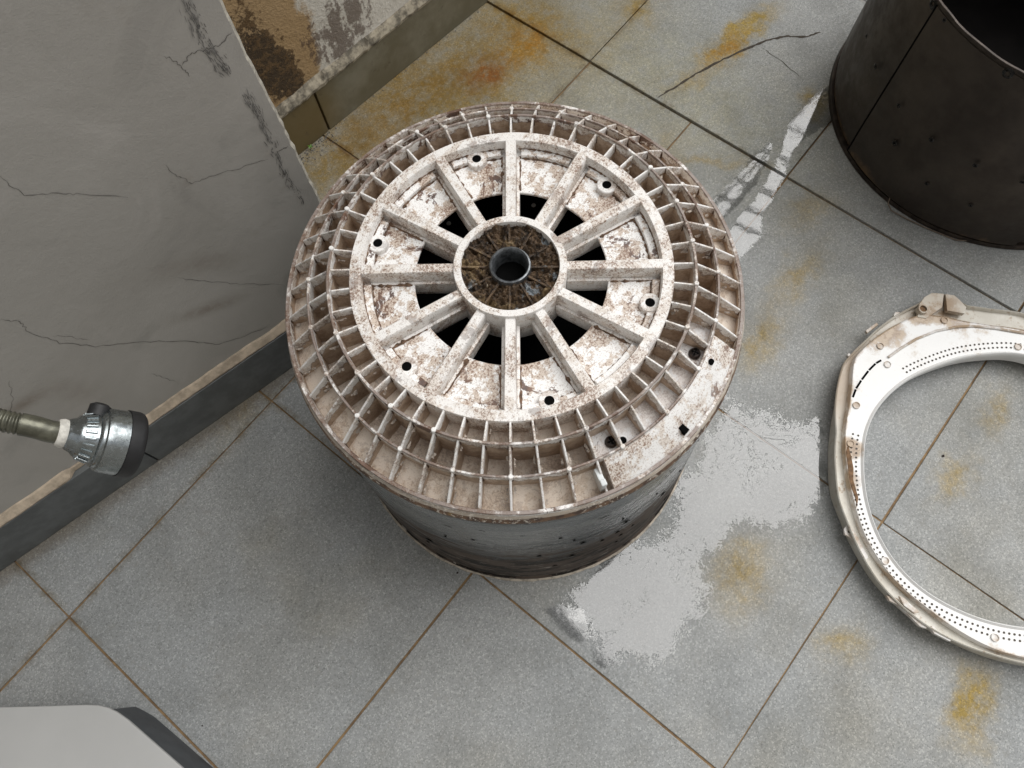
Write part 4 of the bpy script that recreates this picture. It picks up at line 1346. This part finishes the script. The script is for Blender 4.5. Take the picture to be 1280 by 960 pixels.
def water_material():
    m = bpy.data.materials.new('water_film'); m.use_nodes = True
    n = N.__new__(N); n.m = m; n.t = m.node_tree; n.out = n.t.nodes['Material Output']; n.b = n.t.nodes['Principled BSDF']
    n.pos = n.t.nodes.new('ShaderNodeNewGeometry').outputs['Position']
    n.t.nodes.remove(n.b)
    wet = n.attr('depth')
    a = n.noise(70, 6, .72); b = n.noise(16, 4, .6, off=4); c = n.noise(230, 4, .7, off=7)
    lv = n.math('ADD', wet, n.math('MULTIPLY', n.math('SUBTRACT', n.math('ADD', n.math('MULTIPLY', a, .6), n.math('MULTIPLY', b, .4)), .5), .15))
    lv = n.math('ADD', lv, n.math('MULTIPLY', n.math('SUBTRACT', c, .5), .022))
    mask = n.step(lv, -.0012, .0012)
    edge = n.t.nodes.new('ShaderNodeTexVoronoi'); edge.feature = 'DISTANCE_TO_EDGE'; edge.inputs['Scale'].default_value = 13
    n.L(n.pos, edge.inputs['Vector'])
    crackm = n.step(n.math('ADD', edge.outputs['Distance'], n.math('MULTIPLY', n.math('SUBTRACT', a, .5), .10)), -.012, -.002)
    lv = n.math('SUBTRACT', lv, n.math('MULTIPLY', n.math('SUBTRACT', 1.0, crackm), .05))
    lv = n.math('ADD', lv, n.math('MULTIPLY', n.math('SUBTRACT', n.noise(420, 3, .7, off=11), .5), .085))
    lv = n.math('ADD', lv, n.math('MULTIPLY', n.math('SUBTRACT', n.noise(9, 3, .55, off=51), .56), .16))
    mask = n.step(lv, -.0022, .0030)
    pores = n.step(n.math('ADD', c, n.math('MULTIPLY', b, .25)), .42, .50)
    rg = n.math('ABSOLUTE', n.math('SUBTRACT', n.noise(24, 5, .62, off=21, dist=1.2), .5))
    rg = n.math('MAXIMUM', n.step(rg, .004, .010), n.step(n.noise(11, 2, .5, off=31), .46, .54))
    sp = n.step(n.noise(120, 4, .72, off=33), .31, .34)
    mask = n.math('MULTIPLY', n.math('MULTIPLY', mask, rg), sp)
    mask = n.math('MULTIPLY', mask, n.math('MAXIMUM', pores, n.step(lv, .004, .012)))
    fr_ = n.t.nodes.new('ShaderNodeFresnel'); fr_.inputs['IOR'].default_value = 2.0
    gl = n.t.nodes.new('ShaderNodeBsdfGlossy'); gl.inputs['Roughness'].default_value = .04
    bp = n.t.nodes.new('ShaderNodeBump'); bp.inputs['Strength'].default_value = .10; bp.inputs['Distance'].default_value = .0006
    n.L(n.noise(45, 2, .5, off=2), bp.inputs['Height']); n.L(bp.outputs[0], gl.inputs['Normal'])
    tr = n.t.nodes.new('ShaderNodeBsdfTransparent')
    n.L(n.mix(mask, (1, 1, 1), (.88, .88, .87)), tr.inputs['Color'])
    mx = n.t.nodes.new('ShaderNodeMixShader')
    n.L(n.math('MULTIPLY', fr_.outputs[0], mask), mx.inputs[0]); n.L(tr.outputs[0], mx.inputs[1]); n.L(gl.outputs[0], mx.inputs[2])
    n.L(mx.outputs[0], n.out.inputs['Surface'])
    return m


M['water'] = water_material()
for k, poly in enumerate(WET):
    fp = [(U(x, y).x, U(x, y).y) for x, y in poly]
    x0, x1 = min(p[0] for p in fp) - .03, max(p[0] for p in fp) + .03; y0, y1 = min(p[1] for p in fp) - .03, max(p[1] for p in fp) + .03
    st = .004; nx, ny = int((x1 - x0) / st) + 1, int((y1 - y0) / st) + 1
    kk = 1.0 if k == 0 else 5.0
    g = [[sdist(x0 + i * st, y0 + j * st, fp) for j in range(ny)] for i in range(nx)]
    idx = {}; V = []; Fc = []; D = []
    zz = .0058 if k == 1 else .0008

    def vid(i, j):
        if (i, j) not in idx:
            x, y = x0 + i * st, y0 + j * st
            idx[(i, j)] = len(V); V.append((x, y, (.0052 if x > 3 * T - .001 else .0010) + k * .00004)); D.append(min(.09, g[i][j] * kk + (.03 if k else .012)))
        return idx[(i, j)]
    for i in range(nx - 1):
        for j in range(ny - 1):
            if max(g[i][j], g[i + 1][j], g[i][j + 1], g[i + 1][j + 1]) > -.022 / kk:
                Fc.append((vid(i, j), vid(i + 1, j), vid(i + 1, j + 1), vid(i, j + 1)))
    o = obj('puddle', V, Fc, M['water'])
    a = o.data.attributes.new('depth', 'FLOAT', 'POINT'); a.data.foreach_set('value', D)
    o['kind'] = 'structure'

# ------------------------------------------------------------------ steel grille over the yard, seen mirrored in the water
H = 2.6


def over(x, y):
    p = U(x, y); q = CAM + (p - CAM) * 1.0; k = 1 + H / CAM.z
    return Vector((CAM.x + (p.x - CAM.x) * k, CAM.y + (p.y - CAM.y) * k, H))


grille = bpy.data.objects.new('overhead_grille', None); COL.objects.link(grille); grille['kind'] = 'structure'
M['iron'] = simple('dark_iron', (.08, .08, .08), .6, .3)
for a, b, wd in (((915, 221), (1015, 266), .018), ((897, 244), (997, 289), .018), ((880, 262), (980, 307), .018), ((935, 181), (1060, 237), .016), ((985, 160), (1060, 194), .010), ((890, 258), (965, 188), .014), ((890, 300), (960, 205), .05)):
    p, q = over(*a), over(*b); t = (q - p).normalized().cross(UP) * wd / 2
    obj('grille_bar', *slab([p - t, q - t, q + t, p + t], H - .01, H + .01), M['iron'], grille)

# ------------------------------------------------------------------ small crumbs on the floor
cr = None
V = [Vector(q) * .003 for q in ((1, 0, .3), (0, .9, .35), (-1.1, .1, .2), (-.1, -.8, .3), (.1, .1, .8), (0, 0, 0))]
Fc = [(0, 1, 4), (1, 2, 4), (2, 3, 4), (3, 0, 4), (1, 0, 5), (2, 1, 5), (3, 2, 5), (0, 3, 5)]
for x, y, s, lab in ((1179, 570, .9, 'small dark crumb on the tile seen through the white ring'), (572, 716, .7, 'small dark crumb at the front foot of the steel drum'), (253, 907, .5, 'small dark crumb near the white appliance panel')):
    if cr is None: o = cr = obj('crumb', V, Fc, M['screw'])
    else:
        o = cr.copy(); COL.objects.link(o)
    o.location = U(x, y, .0008); o.scale = (s, s, s)
    tag(o, lab, 'crumb', 'crumbs on the floor')
